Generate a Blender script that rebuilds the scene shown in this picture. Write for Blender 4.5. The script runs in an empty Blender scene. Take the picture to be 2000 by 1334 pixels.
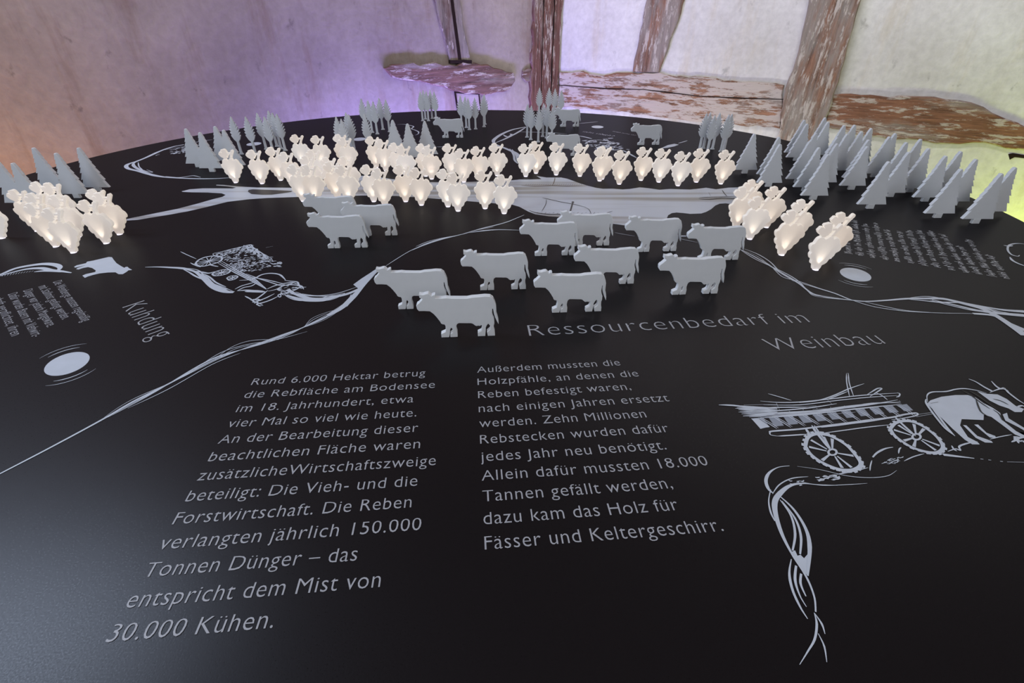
import bpy, bmesh, math, random
from mathutils import Vector, Matrix

random.seed(7)
SC = bpy.context.scene
COL = SC.collection

# ------------------------------------------------------------------ camera, world, lights
F_PX, PITCH = 949.26, 0.594628          # focal length in pixels of the 2000 px wide frame
CAM_H, TOP = 0.33, 0.80                 # camera height over the table top, table top height
cam = bpy.data.objects.new('camera', bpy.data.cameras.new('camera'))
COL.objects.link(cam)
cam.location = (0, 0, TOP + CAM_H)
cam.rotation_euler = (math.pi / 2 - PITCH, 0, 0)
cam.data.sensor_width = 36.0
cam.data.lens = 36.0 * F_PX / 2000.0
cam.data.clip_start = 0.01
SC.camera = cam
SC.view_settings.view_transform = 'Standard'
SC.view_settings.look = 'None'
SC.view_settings.exposure = 0.0
SC.view_settings.gamma = 1.0
SC.view_settings.use_curve_mapping = False
SC.cycles.use_denoising = True
SC.cycles.sample_clamp_indirect = 4.0
SC.cycles.max_bounces = 8

world = bpy.data.worlds.new('world')
SC.world = world
world.use_nodes = True
wb = world.node_tree.nodes['Background']
wb.inputs[0].default_value = (0.93, 0.96, 1.0, 1)
wb.inputs[1].default_value = 0.055


def lamp(name, kind, loc, aim, energy, color, size=0.5, size_y=None, spot=None, blend=1.0):
    d = bpy.data.lights.new(name, kind)
    d.energy = energy
    d.color = color
    if kind == 'AREA':
        d.shape = 'RECTANGLE'
        d.size = size
        d.size_y = size_y or size
    else:
        d.shadow_soft_size = size
    if spot:
        d.spot_size = math.radians(spot)
        d.spot_blend = blend
    o = bpy.data.objects.new(name, d)
    COL.objects.link(o)
    o.location = loc
    o.rotation_euler = (Vector(aim) - Vector(loc)).to_track_quat('-Z', 'Y').to_euler()
    return o


# wall layout (metres): the corner seen behind the table and the two wall directions
H = CAM_H
CORNER = Vector((0.785 * H, 9.46 * H))
DIR_R = Vector((0.868, -0.497)).normalized()      # right wall, running towards the viewer's right
DIR_L = Vector((-0.819, -0.573)).normalized()     # left wall
N_R = Vector((-DIR_R.y * -1, DIR_R.x * -1))       # into the room
N_R = Vector((DIR_R.y, -DIR_R.x))
N_L = Vector((-DIR_L.y, DIR_L.x))


def on_wall(d, s, off, z):
    n = N_R if d is DIR_R else N_L
    p = CORNER + d * s + n * off
    return (p.x, p.y, z)


# soft room light behind and above the viewer, an added cool fill, the cool window to the left
lamp('room_light', 'AREA', (0.3, -1.9, 2.3), (0.1, 0.9, 0.8), 33, (1.0, 0.97, 0.955), 2.2, 0.9)
lamp('window_and_fill_light', 'AREA', (-2.3, -0.9, 2.0), (-0.6, 1.0, 0.8), 23, (0.70, 0.83, 1.0), 1.0, 1.2)  # added fill, not a window: brightens the fronts of the left trees
lamp('window_and_fill_light', 'AREA', (-2.30, 1.15, 2.78), (-0.3, 0.55, 0.8), 46, (0.68, 0.79, 1.0), 1.0, 1.0)
# wall washers above the frame, facing the walls
lamp('wall_washer', 'AREA', on_wall(DIR_R, 1.25, 0.95, 2.35), on_wall(DIR_R, 1.25, 0.0, 2.05), 25, (1.0, 0.965, 0.965), 2.2, 0.15)
lamp('wall_washer', 'AREA', on_wall(DIR_L, 1.7, 0.95, 2.35), on_wall(DIR_L, 1.7, 0.0, 2.05), 6.5, (1.0, 0.76, 0.78), 2.4, 0.15)
# coloured floodlights on the floor between the table and the walls
lamp('violet_flood', 'AREA', on_wall(DIR_L, 0.95, 0.30, 0.25), on_wall(DIR_L, 0.95, 0.0, 0.95), 25.0, (0.36, 0.30, 1.0), 1.0, 0.08)
lamp('amber_flood', 'AREA', on_wall(DIR_L, 3.1, 0.30, 0.25), on_wall(DIR_L, 3.1, 0.0, 0.95), 14.0, (1.0, 0.48, 0.20), 1.3, 0.08)
lamp('green_flood', 'AREA', on_wall(DIR_R, 2.55, 0.34, 0.05), on_wall(DIR_R, 2.55, 0.0, 0.55), 8.0, (0.80, 1.0, 0.08), 0.8, 0.08)
lamp('white_flood', 'AREA', on_wall(DIR_R, 0.75, 0.45, 0.06), on_wall(DIR_R, 0.75, 0.0, 0.85), 6.0, (1.0, 0.97, 0.98), 1.0, 0.08)


# ------------------------------------------------------------------ pixel -> table, wall helpers
def ray(px, py):
    u = (px - 1000.0) / F_PX
    v = (667.0 - py) / F_PX
    c, s = math.cos(PITCH), math.sin(PITCH)
    return Vector((u, c + v * s, -s + v * c))


def at(px, py, z=0.0):
    """point at height z above the table top that the photo shows at this pixel"""
    d = ray(px, py)
    k = (z - CAM_H) / d.z
    return Vector((d.x * k, d.y * k, TOP + z))


def wall_uv(px, py, d):
    """pixel -> (distance along wall from the corner, height above floor)"""
    n = N_R if d is DIR_R else N_L
    r = ray(px, py)
    k = CORNER.dot(n) / (r.x * n.x + r.y * n.y)
    P = Vector((r.x * k, r.y * k))
    return ((P - CORNER).dot(d), TOP + CAM_H + r.z * k)


# ------------------------------------------------------------------ materials
def new_mat(name):
    m = bpy.data.materials.new(name)
    m.use_nodes = True
    nt = m.node_tree
    for n in list(nt.nodes):
        if n.type != 'OUTPUT_MATERIAL':
            nt.nodes.remove(n)
    out = [n for n in nt.nodes if n.type == 'OUTPUT_MATERIAL'][0]
    return m, nt, out


def N(nt, t, **kw):
    n = nt.nodes.new(t)
    for k, v in kw.items():
        setattr(n, k, v)
    return n


def principled(nt, color=(0.8, 0.8, 0.8), rough=0.5, spec=0.5):
    b = N(nt, 'ShaderNodeBsdfPrincipled')
    b.inputs['Base Color'].default_value = (*color, 1)
    b.inputs['Roughness'].default_value = rough
    b.inputs['Specular IOR Level'].default_value = spec
    return b


def ramp(nt, stops):
    r = N(nt, 'ShaderNodeValToRGB')
    e = r.color_ramp.elements
    while len(e) > 1:
        e.remove(e[-1])
    e[0].position = stops[0][0]
    e[0].color = (*stops[0][1], 1)
    for p, c in stops[1:]:
        x = e.new(p)
        x.color = (*c, 1)
    return r


def noise(nt, vec, scale, detail=4, rough=0.55):
    n = N(nt, 'ShaderNodeTexNoise')
    n.inputs['Scale'].default_value = scale
    n.inputs['Detail'].default_value = detail
    n.inputs['Roughness'].default_value = rough
    nt.links.new(vec, n.inputs['Vector'])
    return n


def mapped(nt, scale=(1, 1, 1), loc=(0, 0, 0)):
    tc = N(nt, 'ShaderNodeTexCoord')
    mp = N(nt, 'ShaderNodeMapping')
    mp.inputs['Scale'].default_value = scale
    mp.inputs['Location'].default_value = loc
    nt.links.new(tc.outputs['Object'], mp.inputs['Vector'])
    return mp.outputs['Vector']


def mix(nt, fac, a, b, blend='MIX'):
    m = N(nt, 'ShaderNodeMix', data_type='RGBA', blend_type=blend)
    for sock, val in ((m.inputs['Factor'], fac), (m.inputs[6], a), (m.inputs[7], b)):
        if hasattr(val, 'links') or hasattr(val, 'is_linked'):
            nt.links.new(val, sock)
        elif isinstance(val, (int, float)):
            sock.default_value = val
        else:
            sock.default_value = (*val, 1)
    return m.outputs[2]


def bump(nt, height, bsdf, strength=0.3, dist=0.01):
    b = N(nt, 'ShaderNodeBump')
    b.inputs['Strength'].default_value = strength
    b.inputs['Distance'].default_value = dist
    nt.links.new(height, b.inputs['Height'])
    nt.links.new(b.outputs['Normal'], bsdf.inputs['Normal'])


def mat_table():
    """matt black film: diffuse black with a weak broad gloss that grows a little towards grazing"""
    m, nt, out = new_mat('black_laminate')
    df = N(nt, 'ShaderNodeBsdfDiffuse')
    df.inputs[0].default_value = (0.0104, 0.0076, 0.0083, 1)
    gl = N(nt, 'ShaderNodeBsdfGlossy')
    gl.inputs['Color'].default_value = (0.95, 0.97, 1.0, 1)
    v = mapped(nt)
    n = noise(nt, v, 900, 2)
    r = ramp(nt, [(0.3, (0.27,) * 3), (0.7, (0.37,) * 3)])
    nt.links.new(n.outputs['Fac'], r.inputs['Fac'])
    nt.links.new(r.outputs['Color'], gl.inputs['Roughness'])
    bp = N(nt, 'ShaderNodeBump')
    bp.inputs['Strength'].default_value = 0.06
    bp.inputs['Distance'].default_value = 0.0006
    nt.links.new(n.outputs['Fac'], bp.inputs['Height'])
    nt.links.new(bp.outputs['Normal'], gl.inputs['Normal'])
    lw = N(nt, 'ShaderNodeLayerWeight')
    lw.inputs['Blend'].default_value = 0.5
    p = N(nt, 'ShaderNodeMath', operation='POWER')
    nt.links.new(lw.outputs['Facing'], p.inputs[0])
    p.inputs[1].default_value = 4.0
    ma = N(nt, 'ShaderNodeMath', operation='MULTIPLY_ADD')
    nt.links.new(p.outputs[0], ma.inputs[0])
    ma.inputs[1].default_value = 0.08
    ma.inputs[2].default_value = 0.028
    ms = N(nt, 'ShaderNodeMixShader')
    nt.links.new(ma.outputs[0], ms.inputs[0])
    nt.links.new(df.outputs[0], ms.inputs[1])
    nt.links.new(gl.outputs[0], ms.inputs[2])
    nt.links.new(ms.outputs[0], out.inputs[0])
    return m


def mat_print(name, color, rough=0.42, streak=None):
    m, nt, out = new_mat(name)
    b = principled(nt, color, rough, 0.4)
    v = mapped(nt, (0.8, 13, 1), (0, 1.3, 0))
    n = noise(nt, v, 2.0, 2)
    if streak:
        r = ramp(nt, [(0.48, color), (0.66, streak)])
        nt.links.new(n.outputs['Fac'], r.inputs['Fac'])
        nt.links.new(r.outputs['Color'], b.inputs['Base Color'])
    else:
        v2 = mapped(nt)
        n2 = noise(nt, v2, 60.0, 3)
        c = mix(nt, n2.outputs['Fac'], tuple(x * 0.90 for x in color), tuple(min(1, x * 1.08) for x in color))
        nt.links.new(c, b.inputs['Base Color'])
    nt.links.new(b.outputs[0], out.inputs[0])
    return m


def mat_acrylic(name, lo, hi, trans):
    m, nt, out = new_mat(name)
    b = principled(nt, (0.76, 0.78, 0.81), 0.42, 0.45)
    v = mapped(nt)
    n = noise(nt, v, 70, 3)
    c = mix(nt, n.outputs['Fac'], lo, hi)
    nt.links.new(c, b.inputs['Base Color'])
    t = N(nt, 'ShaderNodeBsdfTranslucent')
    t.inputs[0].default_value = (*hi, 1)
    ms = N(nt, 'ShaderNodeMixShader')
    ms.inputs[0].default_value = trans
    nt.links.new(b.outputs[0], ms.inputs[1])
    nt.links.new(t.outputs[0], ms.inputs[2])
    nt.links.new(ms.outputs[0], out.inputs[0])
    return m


def mat_lit(name, c1, c2, strength):
    """edge-lit acrylic: gives off an even warm light, each piece a slightly different white"""
    m, nt, out = new_mat(name)
    b = principled(nt, (0.66, 0.64, 0.62), 0.45, 0.4)
    oi = N(nt, 'ShaderNodeObjectInfo')
    col = mix(nt, oi.outputs['Random'], c1, c2)
    nt.links.new(col, b.inputs['Emission Color'])
    b.inputs['Emission Strength'].default_value = strength
    t = N(nt, 'ShaderNodeBsdfTranslucent')
    t.inputs[0].default_value = (0.8, 0.76, 0.72, 1)
    ad = N(nt, 'ShaderNodeMixShader')
    ad.inputs[0].default_value = 0.2
    nt.links.new(b.outputs[0], ad.inputs[1])
    nt.links.new(t.outputs[0], ad.inputs[2])
    nt.links.new(ad.outputs[0], out.inputs[0])
    return m


def mat_emit(name, color, strength):
    m, nt, out = new_mat(name)
    e = N(nt, 'ShaderNodeEmission')
    e.inputs[0].default_value = (*color, 1)
    e.inputs[1].default_value = strength
    nt.links.new(e.outputs[0], out.inputs[0])
    return m


def mat_plain(name, color, rough=0.5, spec=0.4):
    m, nt, out = new_mat(name)
    b = principled(nt, color, rough, spec)
    v = mapped(nt)
    n = noise(nt, v, 25, 4)
    c = mix(nt, n.outputs['Fac'], tuple(x * 0.85 for x in color), tuple(min(1, x * 1.12) for x in color))
    nt.links.new(c, b.inputs['Base Color'])
    nt.links.new(b.outputs[0], out.inputs[0])
    return m


def mat_plaster(name, c_light, c_dark, c_patch, streaks):
    m, nt, out = new_mat(name)
    b = principled(nt, c_light, 0.85, 0.15)
    v = mapped(nt)
    big = noise(nt, v, 1.6, 6, 0.6)
    r1 = ramp(nt, [(0.32, c_dark), (0.62, c_light)])
    nt.links.new(big.outputs['Fac'], r1.inputs['Fac'])
    vs = mapped(nt, (7.0, 7.0, 1.1), (3, 1, 0))
    st = noise(nt, vs, 1.5, 5, 0.65)
    r2 = ramp(nt, [(0.52, (0, 0, 0)), (0.74, (1, 1, 1))])
    nt.links.new(st.outputs['Fac'], r2.inputs['Fac'])
    mul = N(nt, 'ShaderNodeMath', operation='MULTIPLY')
    nt.links.new(r2.outputs['Color'], mul.inputs[0])
    mul.inputs[1].default_value = streaks
    c = mix(nt, mul.outputs[0], r1.outputs['Color'], c_patch)
    # scattered chips and stains
    vc = mapped(nt, (1.0, 1.0, 0.7), (9, 2, 4))
    ch = noise(nt, vc, 14, 5, 0.6)
    r3 = ramp(nt, [(0.63, (0, 0, 0)), (0.70, (0.6, 0.6, 0.6))])
    nt.links.new(ch.outputs['Fac'], r3.inputs['Fac'])
    c = mix(nt, r3.outputs['Color'], c, tuple(x * 0.55 for x in c_dark))
    fine = noise(nt, v, 38, 5, 0.6)
    fr = ramp(nt, [(0.3, (0.86,) * 3), (0.7, (1.05,) * 3)])
    nt.links.new(fine.outputs['Fac'], fr.inputs['Fac'])
    c = mix(nt, 1.0, c, fr.outputs['Color'], 'MULTIPLY')
    nt.links.new(c, b.inputs['Base Color'])
    ad = N(nt, 'ShaderNodeMath', operation='ADD')
    nt.links.new(big.outputs['Fac'], ad.inputs[0])
    sc = N(nt, 'ShaderNodeMath', operation='MULTIPLY')
    nt.links.new(fine.outputs['Fac'], sc.inputs[0])
    sc.inputs[1].default_value = 0.25
    nt.links.new(sc.outputs[0], ad.inputs[1])
    bump(nt, ad.outputs[0], b, 0.35, 0.03)
    nt.links.new(b.outputs[0], out.inputs[0])
    return m


def mat_wood(name, axis, paint=0.5, seed=0.0, brown=(0.16, 0.08, 0.055), grey=0.4):
    """old timber under worn whitewash, grain along the given local axis (0 or 2)"""
    m, nt, out = new_mat(name)
    b = principled(nt, brown, 0.75, 0.2)

    def grain(across, along, scale, detail, rough, off):
        sc = [across] * 3
        sc[axis] = along
        return noise(nt, mapped(nt, tuple(sc), (seed + off, seed * 1.7, seed * 0.6 + off)), scale, detail, rough)
    g = grain(40.0, 3.0, 2.2, 8, 0.7, 0)
    r = ramp(nt, [(0.28, tuple(x * 0.22 for x in brown)), (0.46, brown), (0.72, tuple(min(1, x * 1.9) for x in brown))])
    nt.links.new(g.outputs['Fac'], r.inputs['Fac'])
    # bare greyed wood
    w = grain(9.0, 2.0, 1.5, 6, 0.65, 11)
    wr = ramp(nt, [(0.60 - 0.25 * grey, (0, 0, 0)), (0.74 - 0.25 * grey, (0.8, 0.8, 0.8))])
    nt.links.new(w.outputs['Fac'], wr.inputs['Fac'])
    gcol = mix(nt, g.outputs['Fac'], (0.16, 0.14, 0.12), (0.40, 0.36, 0.33))
    c = mix(nt, wr.outputs['Color'], r.outputs['Color'], gcol)
    # flakes of old whitewash
    p = grain(30.0, 6.0, 1.6, 10, 0.74, 5)
    pr = ramp(nt, [(0.615 - 0.26 * paint, (0, 0, 0)), (0.665 - 0.26 * paint, (0.80, 0.80, 0.80))])
    nt.links.new(p.outputs['Fac'], pr.inputs['Fac'])
    c = mix(nt, pr.outputs['Color'], c, (0.55, 0.49, 0.445))
    nt.links.new(c, b.inputs['Base Color'])
    ad = N(nt, 'ShaderNodeMath', operation='MULTIPLY_ADD')
    nt.links.new(pr.outputs['Color'], ad.inputs[0])
    ad.inputs[1].default_value = 0.3
    nt.links.new(g.outputs['Fac'], ad.inputs[2])
    bump(nt, ad.outputs[0], b, 0.5, 0.012)
    nt.links.new(b.outputs[0], out.inputs[0])
    return m


M = {
    'table': mat_table(),
    'rim': mat_plain('bronze_edge', (0.055, 0.040, 0.028), 0.4),
    'pedestal': mat_plain('dark_pedestal', (0.02, 0.02, 0.022), 0.6),
    'print': mat_print('pale_print', (0.62, 0.66, 0.74)),
    'text': mat_print('grey_lettering', (0.43, 0.43, 0.465)),
    'dim': mat_print('dim_print', (0.55, 0.56, 0.60)),
    'dark': mat_print('black_print', (0.012, 0.011, 0.012), 0.4),
    'brown': mat_print('brown_print', (0.12, 0.075, 0.05)),
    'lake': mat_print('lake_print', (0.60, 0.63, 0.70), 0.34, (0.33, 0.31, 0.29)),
    'plank': mat_print('plank_print', (0.32, 0.35, 0.42)),
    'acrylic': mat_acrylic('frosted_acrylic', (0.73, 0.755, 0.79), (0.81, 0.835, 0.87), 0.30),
    'cut': mat_acrylic('acrylic_cut_edge_catchlight', (0.90, 0.93, 0.97), (0.93, 0.95, 0.98), 0.12),  # cut edges paler than the faces: caught light put into their colour
    'bunch': mat_lit('lit_acrylic', (1.0, 0.80, 0.64), (1.0, 0.93, 0.90), 0.30),
    'leaf': mat_lit('lit_acrylic_leaf', (1.0, 0.82, 0.70), (1.0, 0.90, 0.85), 0.27),
    'edge': mat_lit('lit_acrylic_cut_edge', (1.0, 0.88, 0.74), (1.0, 0.93, 0.86), 0.44),
    'led': mat_emit('led_white', (0.90, 0.84, 1.0), 1.5),
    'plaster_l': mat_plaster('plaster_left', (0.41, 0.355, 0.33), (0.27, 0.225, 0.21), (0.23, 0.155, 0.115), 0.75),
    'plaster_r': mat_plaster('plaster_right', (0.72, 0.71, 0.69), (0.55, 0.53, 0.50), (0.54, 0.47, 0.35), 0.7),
    'wood_v': mat_wood('timber_upright', 2, 0.36, 1.3, (0.19, 0.105, 0.072), 0.85),
    'wood_c': mat_wood('timber_corner', 2, 0.30, 7.9, (0.13, 0.065, 0.052), 0.3),
    'wood_h': mat_wood('timber_rail', 0, 0.62, 4.1, (0.22, 0.115, 0.07), 0.35),
    'wood_h2': mat_wood('timber_rail_brown', 0, 0.36, 2.2, (0.19, 0.09, 0.055), 0.3),
    'wood_g': mat_wood('timber_grey', 2, 0.18, 9.4, (0.12, 0.08, 0.065), 0.8),
    'wood_p': mat_wood('timber_stub', 0, 0.28, 5.4, (0.14, 0.08, 0.065), 0.3),
    'gap': mat_plain('dark_gap', (0.02, 0.012, 0.01), 0.9, 0.1),
    'floor': mat_plain('floor_boards', (0.16, 0.11, 0.075), 0.6),
}


# ------------------------------------------------------------------ mesh helpers
def link_mesh(name, bm, mat, parent=None, loc=None, edge=None):
    me = bpy.data.meshes.new(name)
    bm.normal_update()
    bm.to_mesh(me)
    bm.free()
    me.materials.append(mat)
    if edge:
        me.materials.append(edge)
    o = bpy.data.objects.new(name, me)
    COL.objects.link(o)
    if parent:
        o.parent = parent
    if loc is not None:
        o.location = loc
    return o


def tag(o, label=None, cat=None, group=None, kind=None):
    if label:
        o['label'] = label
    if cat:
        o['category'] = cat
    if group:
        o['group'] = group
    if kind:
        o['kind'] = kind
    return o


def empty(name, loc=(0, 0, 0), rz=0.0):
    o = bpy.data.objects.new(name, None)
    o.empty_display_size = 0.02
    COL.objects.link(o)
    o.location = loc
    o.rotation_euler = (0, 0, rz)
    return o


def add_sheet(bm, outline, y0, y1, bev=0.0006):
    """outline [(x, z)] in metres -> bevelled slab between y0 (front) and y1 (back)"""
    area = sum(outline[i][0] * outline[(i + 1) % len(outline)][1] - outline[(i + 1) % len(outline)][0] * outline[i][1]
               for i in range(len(outline)))
    pts = outline if area > 0 else outline[::-1]
    n = len(pts)

    def inset(k):
        res = []
        for i in range(n):
            a, b, c = Vector(pts[i - 1]), Vector(pts[i]), Vector(pts[(i + 1) % n])
            e1, e2 = (b - a), (c - b)
            if e1.length < 1e-9 or e2.length < 1e-9:
                res.append(b)
                continue
            n1 = Vector((-e1.y, e1.x)).normalized()
            n2 = Vector((-e2.y, e2.x)).normalized()
            m = n1 + n2
            if m.length < 0.5:
                res.append(b + n1 * k * 0.3)
            else:
                res.append(b + m.normalized() * k)
        return res
    inn = inset(bev)
    rings = []
    for ps, y in ((inn, y0), (pts, y0 + bev), (pts, y1 - bev), (inn, y1)):
        rings.append([bm.verts.new((p[0], y, p[1])) for p in ps])
    for r0, r1 in zip(rings, rings[1:]):
        for i in range(n):
            j = (i + 1) % n
            bm.faces.new((r0[i], r0[j], r1[j], r1[i]))
    f0 = bm.faces.new(rings[0])
    f1 = bm.faces.new(rings[3][::-1])
    for f in bm.faces:
        f.material_index = 0 if f in (f0, f1) else 1
    bm.normal_update()
    bmesh.ops.triangulate(bm, faces=[f0, f1], quad_method='BEAUTY', ngon_method='EAR_CLIP')
    bmesh.ops.recalc_face_normals(bm, faces=bm.faces[:])


LAYER = [0]


def next_layer():
    """ink layers: each stroke lies a few micrometres over the one printed before"""
    LAYER[0] += 1
    return (LAYER[0] % 60) * 2.5e-6


def flat_poly(bm, pts3):
    up = Vector((0, 0, next_layer()))
    pts3 = [p + up for p in pts3]
    vs = [bm.verts.new(p) for p in pts3]
    f = bm.faces.new(vs)
    f.normal_update()
    if f.normal.z < 0:
        f.normal_flip()
    bmesh.ops.triangulate(bm, faces=[f])


def spline(P, sub=6):
    if len(P) < 3:
        return list(P)
    out = []
    for i in range(len(P) - 1):
        p0 = P[max(i - 1, 0)]
        p1, p2 = P[i], P[i + 1]
        p3 = P[min(i + 2, len(P) - 1)]
        for k in range(sub):
            t = k / sub
            out.append(0.5 * ((2 * p1) + (p2 - p0) * t + (2 * p0 - 5 * p1 + 4 * p2 - p3) * t * t
                              + (3 * p1 - p0 - 3 * p2 + p3) * t * t * t))
    out.append(P[-1])
    return out


def ribbon(bm, P, w, lift, smooth=True, taper=True, closed=False):
    """flat printed stroke through table points P, w = width in mm (number or list along it)"""
    if closed:
        P = list(P) + [P[0]]
    Q = spline(P) if smooth else list(P)
    n = len(Q)
    if n < 2:
        return
    prev = None
    lift += next_layer()
    ws = w if isinstance(w, (list, tuple)) else None
    for i in range(n):
        d = (Q[min(i + 1, n - 1)] - Q[max(i - 1, 0)])
        if d.length < 1e-9:
            continue
        d.normalize()
        nn = Vector((-d.y, d.x, 0))
        t = i / (n - 1)
        if ws:
            k = t * (len(ws) - 1)
            a = min(int(k), len(ws) - 2)
            ww = ws[a] + (ws[a + 1] - ws[a]) * (k - a)
        else:
            ww = w
            if taper and not closed:
                ww = w * (0.25 + 0.75 * min(1.0, 4 * t, 4 * (1 - t)))
        ww *= 0.0005
        z = Vector((0, 0, lift))
        cur = (bm.verts.new(Q[i] + nn * ww + z), bm.verts.new(Q[i] - nn * ww + z))
        if prev:
            f = bm.faces.new((prev[0], prev[1], cur[1], cur[0]))
            f.normal_update()
            if f.normal.z < 0:
                f.normal_flip()
        prev = cur


L1, L2, L3 = 0.0002, 0.0004, 0.0006      # print layers above the table top


class Draw:
    """collects printed strokes and fills, read in pixels of a magnified view of the photo"""
    def __init__(self, scale, ox, oy):
        self.s, self.ox, self.oy = scale, ox, oy
        self.bm = bmesh.new()

    def pt(self, q):
        return at(self.ox + q[0] / self.s, self.oy + q[1] / self.s)

    def line(self, w, *pts, lift=L2, smooth=True, taper=True, closed=False):
        ribbon(self.bm, [self.pt(q) for q in pts], w, lift, smooth, taper, closed)

    def strands(self, w, n, spread, waves, *pts, seed=1):
        """n thin strokes that twist about one centre line, at most spread mm apart"""
        rnd = random.Random(seed)
        Q = spline([self.pt(q) for q in pts], 8)
        m = len(Q)
        for k in range(n):
            ph = 2 * math.pi * k / n
            ws = w * rnd.uniform(0.6, 1.3)
            P = []
            for i in range(m):
                dv = (Q[min(i + 1, m - 1)] - Q[max(i - 1, 0)]).normalized()
                t = i / (m - 1)
                o_ = 0.001 * spread * math.sin(math.pi * waves * t) * math.cos(ph + 1.3 * math.sin(2.1 * t + k))
                P.append(Q[i] + Vector((-dv.y, dv.x, 0)) * o_)
            ribbon(self.bm, P, ws, L2, False, True)

    def fill(self, *pts, lift=L1, smooth=False):
        P = [self.pt(q) for q in pts]
        if smooth:
            P = spline(P + [P[0]], 4)[:-1]
        flat_poly(self.bm, [p + Vector((0, 0, lift)) for p in P])

    def ring(self, outer, k, lift=L2):
        n = len(outer)
        P = [self.pt(q) for q in outer]
        P = spline(P + [P[0]], 5)[:-1]
        c = sum(P, Vector()) / len(P)
        z = Vector((0, 0, lift + next_layer()))
        a = [self.bm.verts.new(p + z) for p in P]
        b = [self.bm.verts.new(c + (p - c) * k + z) for p in P]
        for i in range(len(P)):
            j = (i + 1) % len(P)
            f = self.bm.faces.new((a[i], a[j], b[j], b[i]))
            f.normal_update()
            if f.normal.z < 0:
                f.normal_flip()

    def scribble(self, quad, n, w, lo=0.05, hi=0.16, ang=None, seed=1):
        rnd = random.Random(seed)
        A, B, C, D = [self.pt(q) for q in quad]
        for _ in range(n):
            s, t = rnd.random(), rnd.random()
            p = A.lerp(B, s).lerp(D.lerp(C, s), t)
            e = ((B - A) * rnd.uniform(lo, hi) * rnd.choice((-1, 1)) + (D - A) * rnd.uniform(-hi, hi) * 0.5)
            m = p + e * 0.5 + Vector((rnd.uniform(-1, 1), rnd.uniform(-1, 1), 0)) * e.length * 0.25
            ribbon(self.bm, [p, m, p + e], w * rnd.uniform(0.5, 1.2), L2)

    def done(self, name, mat, parent):
        return link_mesh(name, self.bm, mat, parent)


# ------------------------------------------------------------------ the room
def wall_object(name, d, length, height, mat, label):
    bm = bmesh.new()
    n = N_R if d is DIR_R else N_L
    nx, nz = 40, 16
    rnd = random.Random(3)
    grid = []
    for i in range(nx + 1):
        rowv = []
        for j in range(nz + 1):
            rowv.append(bm.verts.new((length * i / nx, 0, height * j / nz)))
        grid.append(rowv)
    for i in range(nx):
        for j in range(nz):
            bm.faces.new((grid[i][j], grid[i + 1][j], grid[i + 1][j + 1], grid[i][j + 1]))
    # back side, 25 cm thick
    back = [bm.verts.new(p) for p in ((0, 0.25, 0), (length, 0.25, 0), (length, 0.25, height), (0, 0.25, height))]
    bm.faces.new(back[::-1])
    bm.faces.new((grid[0][nz], grid[nx][nz], back[2], back[3]))
    o = link_mesh(name, bm, mat)
    place_on_wall(o, d)
    tag(o, label, 'wall', kind='structure')
    return o


def place_on_wall(o, d):
    """local x along the wall from the corner, local -y into the room, z up"""
    n = N_R if d is DIR_R else N_L
    M4 = Matrix(((d.x, -n.x, 0, CORNER.x), (d.y, -n.y, 0, CORNER.y), (0, 0, 1, 0), (0, 0, 0, 1)))
    o.matrix_world = M4


bm = bmesh.new()
for q in ((-5, -3), (5, -3), (5, 5), (-5, 5)):
    bm.verts.new((q[0], q[1], 0))
bm.faces.new(bm.verts[:])
tag(link_mesh('floor', bm, M['floor']), 'brown wooden floor beneath the round exhibit table', 'floor', kind='structure')
wall_object('wall_right', DIR_R, 4.2, 3.2, M['plaster_r'], 'white plastered right wall with exposed weathered timbers')
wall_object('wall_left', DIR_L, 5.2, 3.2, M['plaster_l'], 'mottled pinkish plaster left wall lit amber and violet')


def rough_edge(uv, amp, seed):
    rnd = random.Random(seed)
    out = []
    n = len(uv)
    for i in range(n):
        a, b = Vector(uv[i]), Vector(uv[(i + 1) % n])
        L = (b - a).length
        k = max(1, int(L / 0.035))
        nn = Vector((-(b - a).y, (b - a).x)).normalized() if L > 0 else Vector((0, 0))
        for j in range(k):
            off = 0 if j == 0 else rnd.uniform(-amp, amp)
            p = a.lerp(b, j / k) + nn * off
            out.append((p.x, p.y))
    return out


def timber(name, d, px, mat, label, proud=0.012, amp=0.006, seed=1, extra=None, cat='beam'):
    uv = [wall_uv(x, y, d) for x, y in px]
    if extra:
        uv = extra(uv)
    bm = bmesh.new()
    add_sheet(bm, rough_edge(uv, amp, seed), -proud, 0.03, 0.004)
    o = link_mesh(name, bm, mat)
    place_on_wall(o, d)
    tag(o, label, cat, kind='structure')
    return o


def stretch(z_top=None, z_bot=None):
    """carry the outline on along its own direction above / below what the photo shows; first two points are the
    top pair, last two the bottom pair"""
    def f(uv):
        uv = [Vector(p) for p in uv]
        if z_top is not None:
            for a, b in ((0, -1), (1, 2)):
                dv = uv[a] - uv[b]
                uv[a] = uv[a] + dv * ((z_top - uv[a].y) / max(dv.y, 1e-3))
        if z_bot is not None:
            h = len(uv) // 2
            for a, b in ((h, h - 1), (h + 1, (h + 2) % len(uv))):
                dv = uv[a] - uv[b]
                uv[a] = uv[a] + dv * ((z_bot - uv[a].y) / min(dv.y, -1e-3))
        return [tuple(p) for p in uv]
    return f


W = wall_uv
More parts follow.
